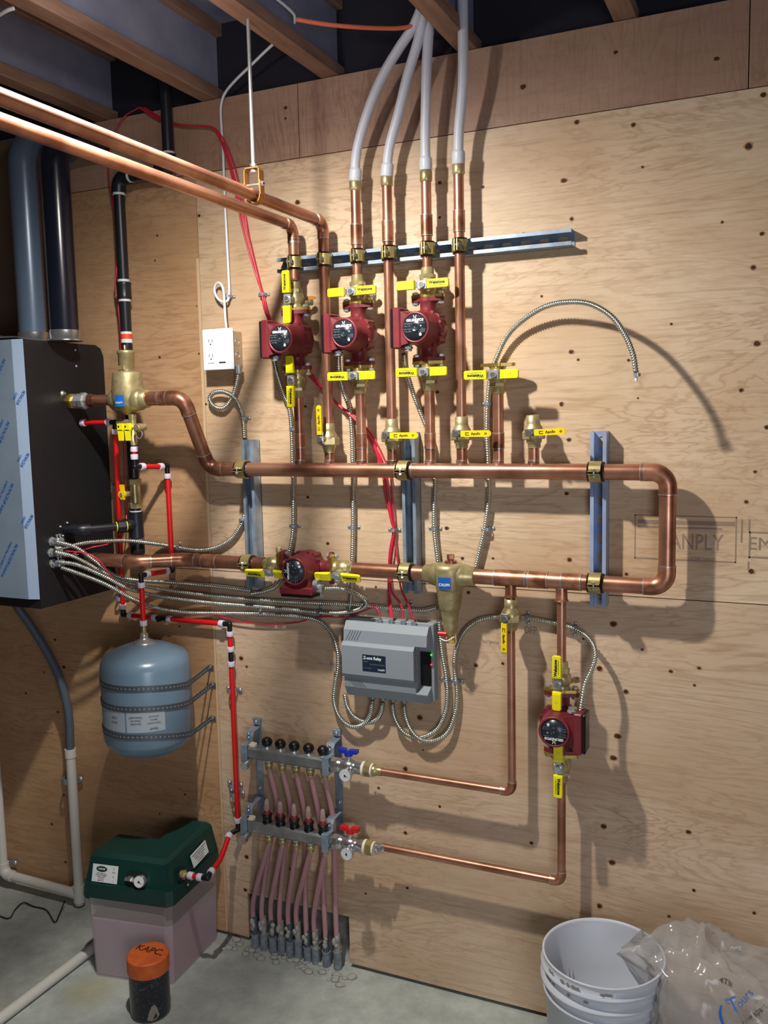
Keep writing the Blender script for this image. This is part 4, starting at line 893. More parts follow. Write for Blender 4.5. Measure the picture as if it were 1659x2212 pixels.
for a in ((493, 641, 0, 'clip holding the white cable at its loop above the outlet box'), (567, 636, 0, 'clip across the red wire bundle left of the leftmost pump'), (526, 903, 0, 'clip just above the top of the leftmost strut'), (634, 927, 0, 'clip behind the leftmost riser, above the copper main'), (634, 1136, 0, 'clip above the sideways pump on the leftmost cable drop'), (762, 1139, 0, 'clip on the cable drop right of the sideways pump'), (850, 1145, 0, 'clip pinching the red wires between the two copper mains'), (938, 1142, 0, 'clip just right of the middle strut'), (1052, 1143, -8, 'clip on the lower curve of the arched cable'), (1054, 872, 0, 'clip beside the spare flange valve riser'), (524, 1122, -20, 'clip where a cable bends away from the left strut'), (387, 1184, 80, 'clip on the cable beside the red riser, over the lower copper pipe'), (724, 1438, 0, 'clip at the left side of the relay box'), (962, 1469, 0, 'clip on the inner cable right of the relay box'), (985, 1471, 0, 'clip on the outer cable right of the relay box'), (1139, 1336, 90, 'clip right of the hanging yellow lever on the lower line'), (1241, 1360, 95, 'clip at the upper right of the long pump cable'), (566, 1320, 90, 'clip on the horizontal cables under the leftmost strut'), (690, 1323, 90, 'clip on the horizontal cables under the sideways pump'), (885, 1312, 90, 'clip on the dark cable above the relay box')):
    clip(*a)

# ------------------------------------------------------------------ red PEX water line
RP = .0080
def crimp(t, p, ax): a = V(ax).normalized(); p = V(p); MB().lathe(p, a, [(-.008, .0110), (-.006, .0116), (.006, .0116), (.008, .0110)], 16).obj('crimp_ring', m_crimp, t)
def pexrun(label, segs, fits, group='red plastic water tubing'):
    t = thing('water_tube', label, 'tube', segs[0][0], group)
    for sg in segs:
        sg = [V(q) for q in sg]; MB().tube(sg if len(sg) == 2 else spline(sg, .01), RP, 14).obj('tube', m_redpex, t)
        crimp(t, sg[0]+(sg[1]-sg[0]).normalized()*.006, sg[1]-sg[0]); crimp(t, sg[-1]-(sg[-1]-sg[-2]).normalized()*.006, sg[-1]-sg[-2])
    for f in fits:
        b = MB(); c = V(f[0]); b.ball(c, .0088, 12, 8)
        for d in f[1]: d = V(d).normalized(); b.cyl(c, c+d*.022, .0078, seg=12)
        b.obj('fitting', m_black, t)
    return t
Xr = U(266, 1318, .025).x; yr = -.025; zt0 = zs(913)
bq = UX(183, 913, BX)
ztop = Zat(913, U(248, 913, .11).x, -.11)
z0 = Zat(1328, Xr, yr); a = U(496, 1350, .025); tx = U(350, 1331, .025).x
Tq = U(248, 912, .13)
pexrun('red water tube from the boiler side to the fitting under the air separator', [[(BX+.012, Tq.y, Tq.z), (Tq.x-.018, Tq.y, Tq.z)]], [((Tq.x, Tq.y, Tq.z), ((-1, 0, 0), (0, .0, -1), (1, -.2, 0)))])
pexrun('long red water tube running down the wall beside the black boiler panel', [[(Tq.x, Tq.y, Tq.z-.022), (Xr, yr, z0+.024)], [(Xr+.024, yr, z0), (tx-.024, yr, z0)], [(tx+.024, yr, z0), (a.x-.024, yr, z0)]], [((Xr, yr, z0), ((0, 0, 1), (1, 0, 0))), ((tx, yr, z0), ((1, 0, 0), (-1, 0, 0), (0, -1, 0))), ((a.x, yr, z0), ((-1, 0, 0), (0, 0, -1)))])
PXA = a.x; zc = Zat(1418, a.x, yr); ze = Zat(1792, a.x, yr)
pexrun('red water tube dropping down the wall between the grey tank and the manifold', [[(a.x, yr, z0-.024), (a.x, yr, zc+.018)], [(a.x, yr, zc-.018), (a.x, yr, ze+.026)]], [((a.x, yr, zc), ((0, 0, 1), (0, 0, -1))), ((a.x, yr, ze), ((0, 0, 1), (-.5, -.8, -.2)))])
for py, lb in ((1040+125-100, ''),): pass
ct = V((sx0, YB, zs(1008))); pr = U(361, 1008, .03)
pexrun('red water tube from under the air separator over to the wall', [[(sx0, YB, zs(966)), (sx0, YB, ct.z+.024)], [ct+(pr-ct).normalized()*.024, pr-(pr-ct).normalized()*.022]], [(ct, ((0, 0, 1), tuple(pr-ct))), (pr, (tuple(ct-pr), (0, 0, -1)))])
pb = V((pr.x, -.03, Zat(1232, pr.x, -.03))); XT = U(318, 1500, .18).x; pt = V((XT, -.18, Zat(1243, XT, -.18))); ztk = Zat(1350, XT, -.18)
pexrun('red water tube passing behind the lower copper pipe and across to the grey tank', [[pr-V((0, 0, .024)), pb+V((0, 0, .024))], [pb+(pt-pb).normalized()*.024, pt-(pt-pb).normalized()*.022], [pt-V((0, 0, .024)), (XT, -.18, ztk)]], [(pb, ((0, 0, 1), tuple(pt-pb))), (pt, (tuple(pb-pt), (0, 0, -1)))])
clip(252, 1052, 0, 'grey clip on the long red tube beside the boiler', d=.002, k=1.45); clip(261, 1292, 0, 'clip on the red tube just under the boiler corner', d=.002, k=1.45)
clip(503, 1490, 0, 'clip on the red tube right of the grey tank', d=.002, k=1.45); clip(505, 1695, 0, 'upper of two close clips left of the manifold', d=.002, k=1.45); clip(509, 1713, 0, 'lower of two close clips left of the manifold', d=.002, k=1.45)

# ------------------------------------------------------------------ outlet box, white cable
p0 = U(436, 712, .058); p1 = U(505, 800, .058); bx0, bx1 = p0.x, p1.x; bz1, bz0 = U(470, 710, .058).z, U(470, 799, .058).z
t = thing('outlet_box', 'white double-gang outlet plate on a metal box, white cable entering on top', 'outlet box', ((bx0+bx1)/2, 0, bz0))
b = MB(); b.box((bx0+.006, -.052, bz0+.008), (bx1-.004, 0, bz1-.008), .002); bx = b.obj('metal_box', mat('box_metal', '#b9a58c', .45, .35), t)
for k, zz in enumerate((.35, .68)):
    b = MB(); b.tube([V((bx1-.0035, -.028+.0105*math.cos(q*PI/8), bz0+(bz1-bz0)*zz+.0105*math.sin(q*PI/8))) for q in range(17)], .0009, 5); b.obj('knockout', m_steel, bx)
pl = MB().box((bx0, -.058, bz0), (bx1, -.052, bz1), .0015).obj('cover_plate', m_white, t)
cx = bx0+(bx1-bx0)*.27
for k, zz in enumerate((.68, .32)):
    b = MB(); z = bz0+(bz1-bz0)*zz
    for dx in (-.006, .006): b.box((cx+dx-.0008, -.0584, z), (cx+dx+.0008, -.0575, z+.009))
    b.cyl((cx, -.0575, z-.006), (cx, -.0584, z-.006), .0022, seg=10); b.obj('socket_slots', m_print, pl)
b = MB(); b.box((cx-.012, -.0584, bz0+.020), (cx+.012, -.0575, bz0+.0212)); b.box((cx+.028, -.0586, bz0+.0195), (cx+.052, -.0575, bz0+.0235)); b.obj('switch_slot', m_print, pl)
MB().cyl((U(516, 800, .03).x, -.03, bz0+.012), (U(516, 800, .03).x, -.03, bz0-.012), .0095).obj('cable_gland', m_steel, t)
def flat(name, label, pts, wd, th, m, cat, side=(0, -1, 0), group=None):
    b = MB(); b.band(spline([V(q) for q in pts], .008), wd, th, side); return tag(b.obj(name, m), label, cat, group)
wire('white_cable', 'white cable from the ceiling joist, down the wall and looped once above the outlet box', P3([(598, 88, .10), (572, 112, .08), (540, 143, .06), (510, 172, .04), (488, 198, .02), (479, 220, .012), (477, 250, .01), (482, 330, .01), (485, 420, .01), (490, 520, .01), (494, 600, .01), (495, 634, .012), (491, 650, .02), (480, 652, .022), (468, 642, .022), (463, 625, .022), (468, 612, .024), (477, 613, .026), (483, 630, .028), (485, 660, .03), (487, 690, .03), (490, 716, .03)]), .0040, m_white, None, 'cable')
wire('white_cable', 'short white cable stapled to the side of the ceiling joist at the top', [V((-1.181, q.y, q.z)) for q in (UX(588, -10, -1.181), UX(622, 18, -1.181), UX(636, 34, -1.181), UX(636, 50, -1.181))], .004, m_white, None, 'cable')
wire('orange_tube', 'orange tube crossing under the ceiling from the hanger joist to the clear tubes', P3([(640, 42, .30), (700, 52, .26), (760, 58, .22), (820, 61, .17), (870, 60, .13), (925, 48, .10)]), .0055, mat('orange_tube', '#cf6a44', .5), None, 'tube')
wire('bare_wire', 'pale wire crossing under the upper left joist', [V(q) for q in (UZ(-20, 44, 2.667), UZ(12, 24, 2.667), UZ(30, 18, 2.669))], .0045, m_lab, None, 'wire')

# ------------------------------------------------------------------ hanger
hy = UX(549, 405, XA).y
t = thing('pipe_hanger', 'threaded rod with a copper clevis holding the upper overhead copper pipe', 'pipe hanger', (XA, hy, ZO))
b = MB(); b.tube([V((XA, hy, ZO+.055)), V((XA-.000, hy, ZT+.06))], .0047, 12, rf=lambda S, an: .0047); b.obj('rod', m_steel, t)
MB().box((XA+.0, hy-.014, ZT-.002), (XA+.0, hy+.014, ZT+.07)) 
b = MB(); b.box((XA-.003, hy-.016, ZT+.002), (XA+.014, hy+.016, ZT+.055), .002); b.obj('joist_bracket', m_zinc, t)
b = MB(); b.hexn((XA, hy, ZO+.068), (XA, hy, ZO+.076), .0085); b.hexn((XA, hy, ZO+.054), (XA, hy, ZO+.061), .0085); b.obj('nut', m_chrome, t)
b = MB(); pts = [V((XA-.0205, hy, ZO+.018)), V((XA-.0205, hy, ZO+.058)), V((XA-.017, hy, ZO+.064)), V((XA+.017, hy, ZO+.064)), V((XA+.0205, hy, ZO+.058)), V((XA+.0205, hy, ZO+.018))]; b.band(pts, .022, .0022, (0, 1, 0)); b.obj('yoke', m_hanger, t)
b = MB(); b.band([V((XA-.0222, hy, ZO+.034)), V((XA-.0222, hy, ZO))]+[V((XA-.0205*math.cos(PI*k/14), hy, ZO-.0205*math.sin(PI*k/14))) for k in range(15)]+[V((XA+.0222, hy, ZO)), V((XA+.0222, hy, ZO+.034))], .020, .002, (0, 1, 0)); b.obj('cradle', m_hanger, t)
b = MB(); b.cyl((XA-.028, hy, ZO+.026), (XA+.028, hy, ZO+.026), .003, seg=8); b.hexn((XA+.022, hy, ZO+.026), (XA+.028, hy, ZO+.026), .0065); b.obj('cross_bolt', m_chrome, t)

# ------------------------------------------------------------------ expansion tank
yt = -.18; YF = yt-.12
def zk(py): return Zat(py, XT, yt)
RT = .137
t = thing('expansion_tank', 'grey-blue expansion tank strapped to the wall, red tube entering its top', 'tank', (XT, yt, zk(1640)))
zt1, zt0_ = zk(1397), zk(1618)
H_ = zt1-zt0_; b = MB(); prof = []
for k in range(9):
    a = PI/2*k/8; prof.append((zt0_+.0-.0+(.055)*(1-math.sin(a))-.0, RT*math.sin(a) if False else RT*(1-(1-math.sin(a))**1.0)))
prof = [(zt0_-.012, .006), (zt0_-.010, .04), (zt0_, .080), (zt0_+.016, .112), (zt0_+.034, .129), (zt0_+.052, RT), (zt1-.052, RT), (zt1-.036, .133), (zt1-.020, .122), (zt1-.006, .094), (zt1+.006, .066), (zt1+.012, .040), (zt1+.013, .004)]
b.lathe((XT, yt, 0), (0, 0, 1), prof, 56); b.obj('shell', m_tank, t)
b = MB(); b.lathe((XT, yt, zt1+.010), (0, 0, 1), [(0, .036), (.004, .036), (.008, .030), (.014, .018), (.018, .013), (.030, .012)], 28); b.obj('steel_boss', m_steel, t)
b = MB(); b.lathe((XT, yt, zt1+.036), (0, 0, 1), [(0, .0095), (.006, .0105), (.010, .008), (ztk-zt1-.034, .008)], 16); b.hexn((XT, yt, zt1+.034), (XT, yt, zt1+.044), .0125); b.obj('brass_nipple', m_brass, t)
zla, zlb = Zat(1580, XT+.03, YF), Zat(1536, XT+.03, YF); curved_label('label', (XT, yt), RT+.0006, -42, 10, zla, zlb, m_labt, t); lb_ = curved_label('label', (XT, yt), RT+.0006, 12, 60, zla, zlb, m_labt, t)
for i_, (an, dz, s_) in enumerate(((24, .016, 'THERMAL EXPANSION'), (24, .006, 'MAX WORKING'), (24, -.004, 'PRESSURE 100 PSI'), (46, .016, 'TANK FOR USE'), (46, .006, 'IN CLOSED'), (46, -.004, 'HYDRONIC SYSTEMS'), (46, -.022, 'AMTROL'), (-6, .012, 'MODEL 30'), (-6, -.002, '4.4 GALLON'))):
    aa = math.radians(an); text('lettering', s_, .0052 if s_ != 'AMTROL' else .008, m_ink2 if s_ != 'AMTROL' else m_print, T(XT+(RT+.0012)*math.sin(aa), yt-(RT+.0012)*math.cos(aa), (zla+zlb)/2+dz) @ R(an, 'Z') @ FRONT, lb_, sx=.8)
# perforated strap, three turns
wa = [U(455, 1440, 0), U(460, 1478, 0), U(460, 1550, 0)]
YF = yt-.12; zb_ = [Zat(q, XT+.05, YF) for q in (1487, 1531, 1591)]
st_ = thing('perforated_strap', 'grey perforated strap wound three times round the grey tank to the wall', 'strap', (XT, yt, zb_[2]))
for k in range(3):
    z_ = zb_[k]; rs_ = RT+.0016; aw = wa[k]; pts = []
    pr_ = [V((aw.x+.012, -.002, aw.z-.004)), V((aw.x, -.004, aw.z))]
    for q in range(37):
        ad = 103-(103+75)*q/36; an = math.radians(ad); tt_ = max(0, (ad-30)/73)
        pts.append(V((XT+rs_*math.sin(an), yt-rs_*math.cos(an), z_+(aw.z-.030-z_)*.55*tt_**1.5)))
    p_end = [V((XT-.135, -.10, z_)), V((XT-.16, -.012, z_+.01))]
    # leave the tank tangentially towards the wall fixing
    a0 = pts[0]; pr_ += [V((a0.x*.5+aw.x*.5+.0, -.055, (z_+aw.z)/2))] if False else []
    lead = [pr_[0], pr_[1], pr_[1].lerp(pts[0], .5)]
    MB().band(lead+pts+p_end, .017, .0014, (0, 0, 1)).obj('strap_turn', m_strap, st_)
    b = MB()
    full = resample(lead+pts, .0135)
    for q in full[2:-1]:
        o_ = V((q.x-XT, q.y-yt, 0)); n_ = o_.normalized()
        if o_.length > RT+.01: n_ = V((.6, -.8, 0))
        b.cyl(q+n_*.0006, q+n_*.0012, .0028, seg=8)
    b.obj('punched_holes', m_tank if k < 3 else m_tank, st_)
    b = MB(); b.cyl((aw.x, 0, aw.z), (aw.x, -.008, aw.z), .006, seg=10); b.obj('screw', m_steel, st_)

# ------------------------------------------------------------------ relay box
dF = .078
q0, q1, q2 = U(738, 1395, dF), U(894, 1420, dF), U(924, 1510, .066)
rx0 = q0.x; rxp = U(893, 1430, dF).x; rx1 = U(923, 1500, .066).x; rxb = U(944, 1500, .010).x
rz1 = Zat(1342, rx0, -.058); rz0 = Zat(1502, rx0, -.060)
zp1 = Zat(1389, rx0, -dF); zp0 = Zat(1457, rx0, -dF)
t = thing('relay_box', 'grey zone relay control box on the wall, red wires on top and cables below', 'relay box', ((rx0+rx1)/2, 0, rz0))
b = MB(); b.box((rx0, -.030, rz0), (rxb, 0, rz1+.006), .002); b.obj('back_housing', m_relay, t)
b = MB()
pf = [(-.028, rz1), (-.046, rz1), (-.062, rz1-.022), (-.066, zp1+.003), (-.066, zp0-.012), (-.064, rz0+.030), (-.050, rz0), (-.028, rz0)]
b.prism(pf, (rx0, 0, 0), (0, 1, 0), (0, 0, 1), (1, 0, 0), rxp-rx0)
zs1 = zp1+.006; zs0 = rz0+.036
b.prism([(-.028, rz1), (-.046, rz1), (-.062, rz1-.022), (-.066, zs1), (-.028, zs1)], (rxp, 0, 0), (0, 1, 0), (0, 0, 1), (1, 0, 0), rx1-rxp)
b.prism([(-.028, zs0+.012), (-.064, zs0-.006), (-.064, rz0+.028), (-.050, rz0), (-.028, rz0)], (rxp, 0, 0), (0, 1, 0), (0, 0, 1), (1, 0, 0), rx1-rxp)
cv = b.obj('cover', m_relay, t)
b = MB(); b.prism([(-.060, zp0-.004), (-.060, zp1+.004), (-.070, zp1+.004), (dF*-1, zp1-.006), (-dF, zp0+.004), (-.072, zp0-.006)], (rx0-.001, 0, 0), (0, 1, 0), (0, 0, 1), (1, 0, 0), rxp-rx0+.001); pn = b.obj('front_panel', m_relay, t)
b = MB()
for k in range(5):
    x = rx0+.022+k*.0085; b.hull([(x-.014+dx, yy, zp1+.008) for dx in (0, .0014) for yy in (-.0662, -.0655)]+[(x+dx, yy, rz1-.024) for dx in (0, .0014) for yy in (-.0630, -.062)])
    b.hull([(x+.012+dx, yy, rz0+.033) for dx in (0, .0014) for yy in (-.0650, -.064)]+[(x-.008+dx, yy, zp0-.015) for dx in (0, .0014) for yy in (-.0666, -.066)])
b.obj('vent_slots', m_relayd, cv)
lz1 = Zat(1413, U(783, 1413, dF).x, -dF); lz0 = Zat(1449, U(783, 1449, dF).x, -dF); lx0, lx1 = U(783, 1430, dF).x, U(833, 1430, dF).x
lp = MB().box((lx0, -dF-.0008, lz0), (lx1, -dF, lz1), .0003).obj('label', m_navy, t); hh = lz1-lz0; yl = -dF-.0012
text('lettering', 'Z-one Relay', .0125, m_wprint, T(lx0+.0035, yl, lz1-hh*.20) @ FRONT, lp, 'LEFT', .0003, sx=.92)
text('lettering', 'ZSR105', .0045, m_gprint, T(lx0+.0035, yl, lz1-hh*.42) @ FRONT, lp, 'LEFT'); text('lettering', 'Expandable Switching Relay', .0042, m_gprint, T(lx1-.003, yl, lz1-hh*.55) @ FRONT, lp, 'RIGHT')
text('lettering', 'CALEFFI', .0068, m_wprint, T(lx1-.003, yl, lz0+hh*.15) @ FRONT, lp, 'RIGHT', .0001, sx=.9); text('lettering', 'c UL us LISTED', .0038, m_gprint, T(lx0+.004, yl, lz0+hh*.2) @ FRONT, lp, 'LEFT')
xl0, xl1 = U(916, 1430, .034).x, U(933, 1430, .034).x
b = MB(); b.box((rxp+.003, -.034, zs0+.012), (rxb-.008, -.029, zs1-.022), .001); lw = b.obj('display_strip', m_black, t)
for py, m_ in ((1415, m_green_led), (1436, m_red_led)):
    q = U(931, py, .036); MB().ball(q+V((0, .001, 0)), .0021, 10, 6).obj('indicator_light', m_, lw)
for px in (820, 845, 871, 894):
    q = U(px, 1340, .038); b = MB(); b.cyl((q.x, q.y, rz1-.001), (q.x, q.y, rz1+.010), .007, seg=12); b.box((q.x-.009, q.y-.003, rz1+.003), (q.x+.009, q.y+.003, rz1+.008), .001); b.obj('cable_gland', m_zinc, t)
for px in (805, 827, 849, 873):
    q = U(px, 1513, .032); b = MB(); b.cyl((q.x, q.y, rz0+.001), (q.x, q.y, rz0-.010), .0095, seg=12); b.obj('cable_gland', m_zinc, t)

# ------------------------------------------------------------------ radiant manifold
def manifold(zc, y, px0, px1, pyc, upper, label):
    xa, xb = U(px0, pyc, -y).x, U(px1, pyc+45, -y).x; h = .019
    t = thing('manifold', label, 'manifold', (xa, y, zc), 'pair of steel heating manifolds')
    b = MB(); b.box((xa, y-.018, zc-h), (xb, y+.018, zc+h), .006); bar = b.obj('bar', m_manif, t)
    n = 5; xs = [U(px, pyc+k*5, -y).x for k, px in enumerate((577, 606, 636, 667, 698))]
    for x in xs:
        if upper:
            b = MB(); b.lathe((x, y, zc+h), (0, 0, 1), [(-.002, .0155), (.003, .0155), (.004, .011), (.008, .011)], 20); b.obj('knob_base', m_steel, t)
            b = MB(); b.ball((x, y, zc+h+.019), .0172, 24, 14, (1, 1, .92)); b.obj('black_knob', m_black, t)
        else:
            b = MB(); b.lathe((x, y, zc+h), (0, 0, 1), [(-.002, .0155), (.003, .0155), (.004, .0135), (.020, .0145), (.022, .0165), (.026, .0165), (.027, .012)], 20); b.obj('flow_meter_base', m_black, t)
            b = MB(); b.lathe((x, y, zc+h+.026), (0, 0, 1), [(0, .0115), (.010, .0105), (.016, .008)], 18); b.obj('red_collar', m_flowred, t)
            b = MB(); b.lathe((x, y, zc+h+.036), (0, 0, 1), [(0, .0095), (.020, .0075), (.034, .0065), (.038, .003)], 16); b.obj('sight_glass', m_flow, t)
            b = MB(); b.cyl((x, y, zc+h+.036), (x, y, zc+h+.058), .002, seg=8); b.obj('indicator', m_flowred, t)
        b = MB(); b.lathe((x+.004, y, zc-h), (0, 0, -1), [(-.002, .010), (.006, .010), (.007, .013), (.020, .013), (.022, .0105), (.030, .0105)], 12); b.m = 1; b.cyl((x+.004, y, zc-h+.001), (x+.004, y, zc-h-.006), .012); b.obj('outlet', [m_brass, m_steel], t)
    x = xa+.022; b = MB(); b.cyl((x+.004, y, zc+h), (x+.004, y, zc+h+.006), .013, seg=16); b.cyl((x+.004, y, zc+h+.006), (x+.004, y, zc+h+.009), .008, seg=12); b.obj('air_vent', m_cream, t)
    b = MB(); b.cyl((x-.004, y-.010, zc-h-.010), (x-.004, y-.040, zc-h-.014), .010, seg=16); b.cyl((x-.004, y-.030, zc-h-.014), (x-.004, y-.044, zc-h-.016), .0135, seg=16); b.cyl((x-.004, y, zc-h), (x-.004, y-.012, zc-h-.014), .009); b.obj('drain_tap', m_chrome, t)
    # valve train to the right
    x = xb
    b = MB(); b.lathe((x, y, zc), (1, 0, 0), [(0, .019), (.006, .021), (.008, .023), (.024, .023), (.026, .020)], 8, False); b.obj('union_nut', m_chrome, t)
    b = MB(); b.lathe((x+.026, y, zc), (1, 0, 0), [(0, .0205), (.010, .0205), (.012, .0185), (.018, .0215), (.036, .0235), (.052, .0205), (.056, .0165), (.062, .0185), (.082, .0185)], 24); b.cyl((x+.062, y, zc+.01), (x+.062, y, zc+.038), .0085); vb_ = b.obj('ball_valve', m_chrome, t)
    hx, hz = x+.062, zc+.042; b = MB(); b.cyl((hx, y, hz-.008), (hx, y, hz+.008), .013, seg=14)
    for s_ in (1, -1): b.hull([(hx+s_*.004, y-.010, hz-.001), (hx+s_*.004, y+.010, hz-.001), (hx+s_*.004, y-.010, hz+.010), (hx+s_*.004, y+.010, hz+.010), (hx+s_*.030, y-.009, hz+.001), (hx+s_*.030, y+.009, hz+.001), (hx+s_*.030, y-.009, hz+.013), (hx+s_*.030, y+.009, hz+.013)])
    b.m = 1; b.cyl((hx, y, hz+.008), (hx, y, hz+.013), .005, seg=10); b.obj('butterfly_handle', [m_blueh if upper else m_redh, m_steel], vb_)
    b = MB(); b.lathe((x+.108, y, zc), (1, 0, 0), [(0, .0225), (.008, .0225)], 20); b.obj('gasket', m_cream, t)
    b = MB(); b.lathe((x+.116, y, zc), (1, 0, 0), [(0, .020), (.004, .0225), (.018, .0225), (.020, .018)], 8, False); b.obj('brass_union', m_brass if upper else m_clamp, t)
    b = MB(); b.lathe((x+.136, y, zc), (1, 0, 0), [(0, .0205), (.006, .0205)], 20); b.obj('gasket', m_cream, t)
    xe = max(U(824, 1668, .067).x, x+.165)
    b = MB(); b.lathe((x+.142, y, zc), V((xe-x-.142+.005, YP-y, 0)), [(0, .016), (.008, .016), (.010, .0138), (xe-x-.142+.002, .0128)], 18); b.obj('adapter', m_brass if upper else m_chrome, t)
    # thermometer
    gx_, gz_ = x+.070, zc-.010; b = MB(); b.lathe((gx_, y-.016, gz_), (0, -1, 0), [(0, .008), (.014, .008), (.016, .019), (.026, .0205), (.028, .019)], 28); g_ = b.obj('thermometer', m_chrome, t)
    MB().lathe((gx_, y-.0438, gz_), (0, -1, 0), [(0, .0178), (.001, .0178)], 28).obj('dial', m_lab, g_)
    an = math.radians(-20 if upper else 95); b = MB(); c_, s_ = math.cos(an), math.sin(an); yy = y-.0452
    b.hull([(gx_-s_*.0012, yy, gz_+c_*.0012), (gx_+s_*.0012, yy, gz_-c_*.0012), (gx_+c_*.013, yy, gz_+s_*.013), (gx_-c_*.003, yy-.0006, gz_-s_*.003)]); b.cyl((gx_, yy, gz_), (gx_, yy-.001, gz_), .003, seg=10)
    for k in range(9):
        a2 = math.radians(-40+k*32.5); b.box((gx_+.0145*math.cos(a2)-.0006, yy+.0003, gz_+.0145*math.sin(a2)-.0006), (gx_+.0145*math.cos(a2)+.0006, yy-.0001, gz_+.0145*math.sin(a2)+.0006))
    b.obj('needle', m_print, g_)
    return xs, xa, xb
xsU, xaU, xbU = manifold(zA, YP, 531, 714, 1612, True, 'upper steel manifold with five black knobs and a blue butterfly valve')
Y2 = -.085
xsL, xaL, xbL = manifold(zB, Y2, 528, 717, 1765, False, 'lower steel manifold with five clear flow meters and a red butterfly valve')
for nm_, X, lbl in (('l', xaU+.006, 'left galvanized bracket plate holding the ends of both manifolds'), ('r', xbU-.006, 'right galvanized bracket plate holding the valve ends of both manifolds')):
    zt_ = zA+.085; t = thing('manifold_bracket', lbl, 'bracket', (X, 0, zB-.04), 'manifold brackets')
    b = MB(); b.box((X-.013, -.004, zB-.025), (X+.013, -.001, zt_+.0), .0008); b.box((X-.013, -.012, zt_-.02), (X+.013, -.001, zt_-.0), .001); b.obj('plate', m_galv, t)
    for zc, yy in ((zA, YP), (zB, Y2)):
        b = MB(); b.band([V((X, -.003, zc+.060)), V((X, yy-.010+.03, zc+.055)), V((X, yy+.012, zc+.045)), V((X, yy+.012, zc+.022))], .026, .002, (1, 0, 0)); b.obj('offset_arm', m_galv, t)
        b = MB(); b.box((X-.011, yy-.0205, zc-.030), (X+.011, yy+.0205, zc-.0195), .001); b.box((X-.011, yy-.0235, zc-.030), (X+.011, yy-.0185, zc+.026), .001); b.box((X-.011, yy-.0205, zc+.0195), (X+.011, yy+.021, zc+.025), .001); b.obj('bar_clamp', m_galv, t)
        for dz in (.040, .052): MB().ball((X, yy+.009, zc+dz), .0045, 10, 6).obj('bolt', m_chrome, t)
    MB().ball((X, -.005, zB+.085), .007, 10, 6).obj('bolt', m_chrome, t)
    MB().ball((X, -.013, zt_-.010), .006, 10, 6).obj('bolt', m_chrome, t)
# the ten pink heating tubes and grey sleeves
sleeve = [(551, 2016), (570, 2017), (589, 2023), (608, 2027), (626, 2032), (644, 2031), (664, 2044), (682, 2047), (705, 2054), (729, 2054)]
botU = [(557, 1975, .02), (575, 1978, .0), (604, 1985, .0), (640, 2005, .0), (678, 2018, .01)]
# front row (from the lower manifold) and back row (from the upper one)
endsL = [(556, 1970), (592, 1972), (629, 2005), (650, 1992), (690, 2015)]
endsU = [(576, 1972), (612, 1975), (668, 2000), (706, 2022), (728, 2020)]
def sl(px, py, d): q = U(px, py, d); return q
order = [('L', 0), ('U', 0), ('L', 1), ('U', 1), ('L', 2), ('L', 3), ('U', 2), ('L', 4), ('U', 3), ('U', 4)]
ordn = ['first', 'second', 'third', 'fourth', 'fifth', 'sixth', 'seventh', 'eighth', 'ninth', 'tenth']
for k, (wh, idx) in enumerate(order):
    px, py = sleeve[k]; d = .020
    s0 = U(px, py, d); s0.y = -d; base_ = V((s0.x, s0.y, -.01)); top_ = V((s0.x, s0.y, s0.z))
    xs, zc, yy = (xsL, zB, Y2) if wh == 'L' else (xsU, zA, YP)
    start = V((xs[idx]+.004, yy, zc-.046)); 
    dirn = (V((xs[idx]+.004, yy, 0))-V((s0.x, s0.y, 0)))
    if wh == 'L': pts = [start, start.lerp(V((s0.x, s0.y-.004, s0.z+.12)), .4)+V((0, .0, 0)), V((s0.x, s0.y-.004, s0.z+.11)), V((s0.x, s0.y, s0.z+.005))]
    else: pts = [start, V((start.x+.010, -.042, zB+.05)), V((start.x*.65+s0.x*.35+.006, -.034, zB-.04)), V((s0.x, s0.y-.004, s0.z+.11)), V((s0.x, s0.y, s0.z+.005))]
    MBt = MB().tube(spline(pts, .01), .0083, 14); src = 'lower' if wh == 'L' else 'upper'
    tag(MBt.obj('heating_tube', m_pink), f'pink heating tube from outlet {["one","two","three","four","five"][idx]} of the {src} manifold, counted from the left', 'tube', 'pink heating tubes')
    t = thing('conduit_sleeve', f'grey sleeve round the {ordn[k]} pink tube from the left, at the concrete', 'sleeve', base_, 'grey sleeves at the floor')
    b = MB(); b.lathe((s0.x, s0.y, -.01), (0, 0, 1), [(0, .0138), (s0.z-.012+.01, .0130), (s0.z+.01, .0140)], 16); b.obj('sleeve', m_sleeve, t)
    b = MB(); b.lathe((s0.x, s0.y, s0.z), (0, 0, 1), [(0, .0108), (.012, .0096), (.04, .0104), (.060, .0090)], 12); b.obj('torn_wrap', m_conc_w if k % 2 else m_greyflex, t)
    b = MB(); random.seed(k+3)
    for _ in range(3): b.ball((s0.x+random.uniform(-.007, .007), s0.y-.006+random.uniform(-.005, .002), s0.z+.022+_*.011), random.uniform(.007, .009), 7, 5, (1, .8, random.uniform(.8, 2)))
    b.obj('debris', m_foam, t)
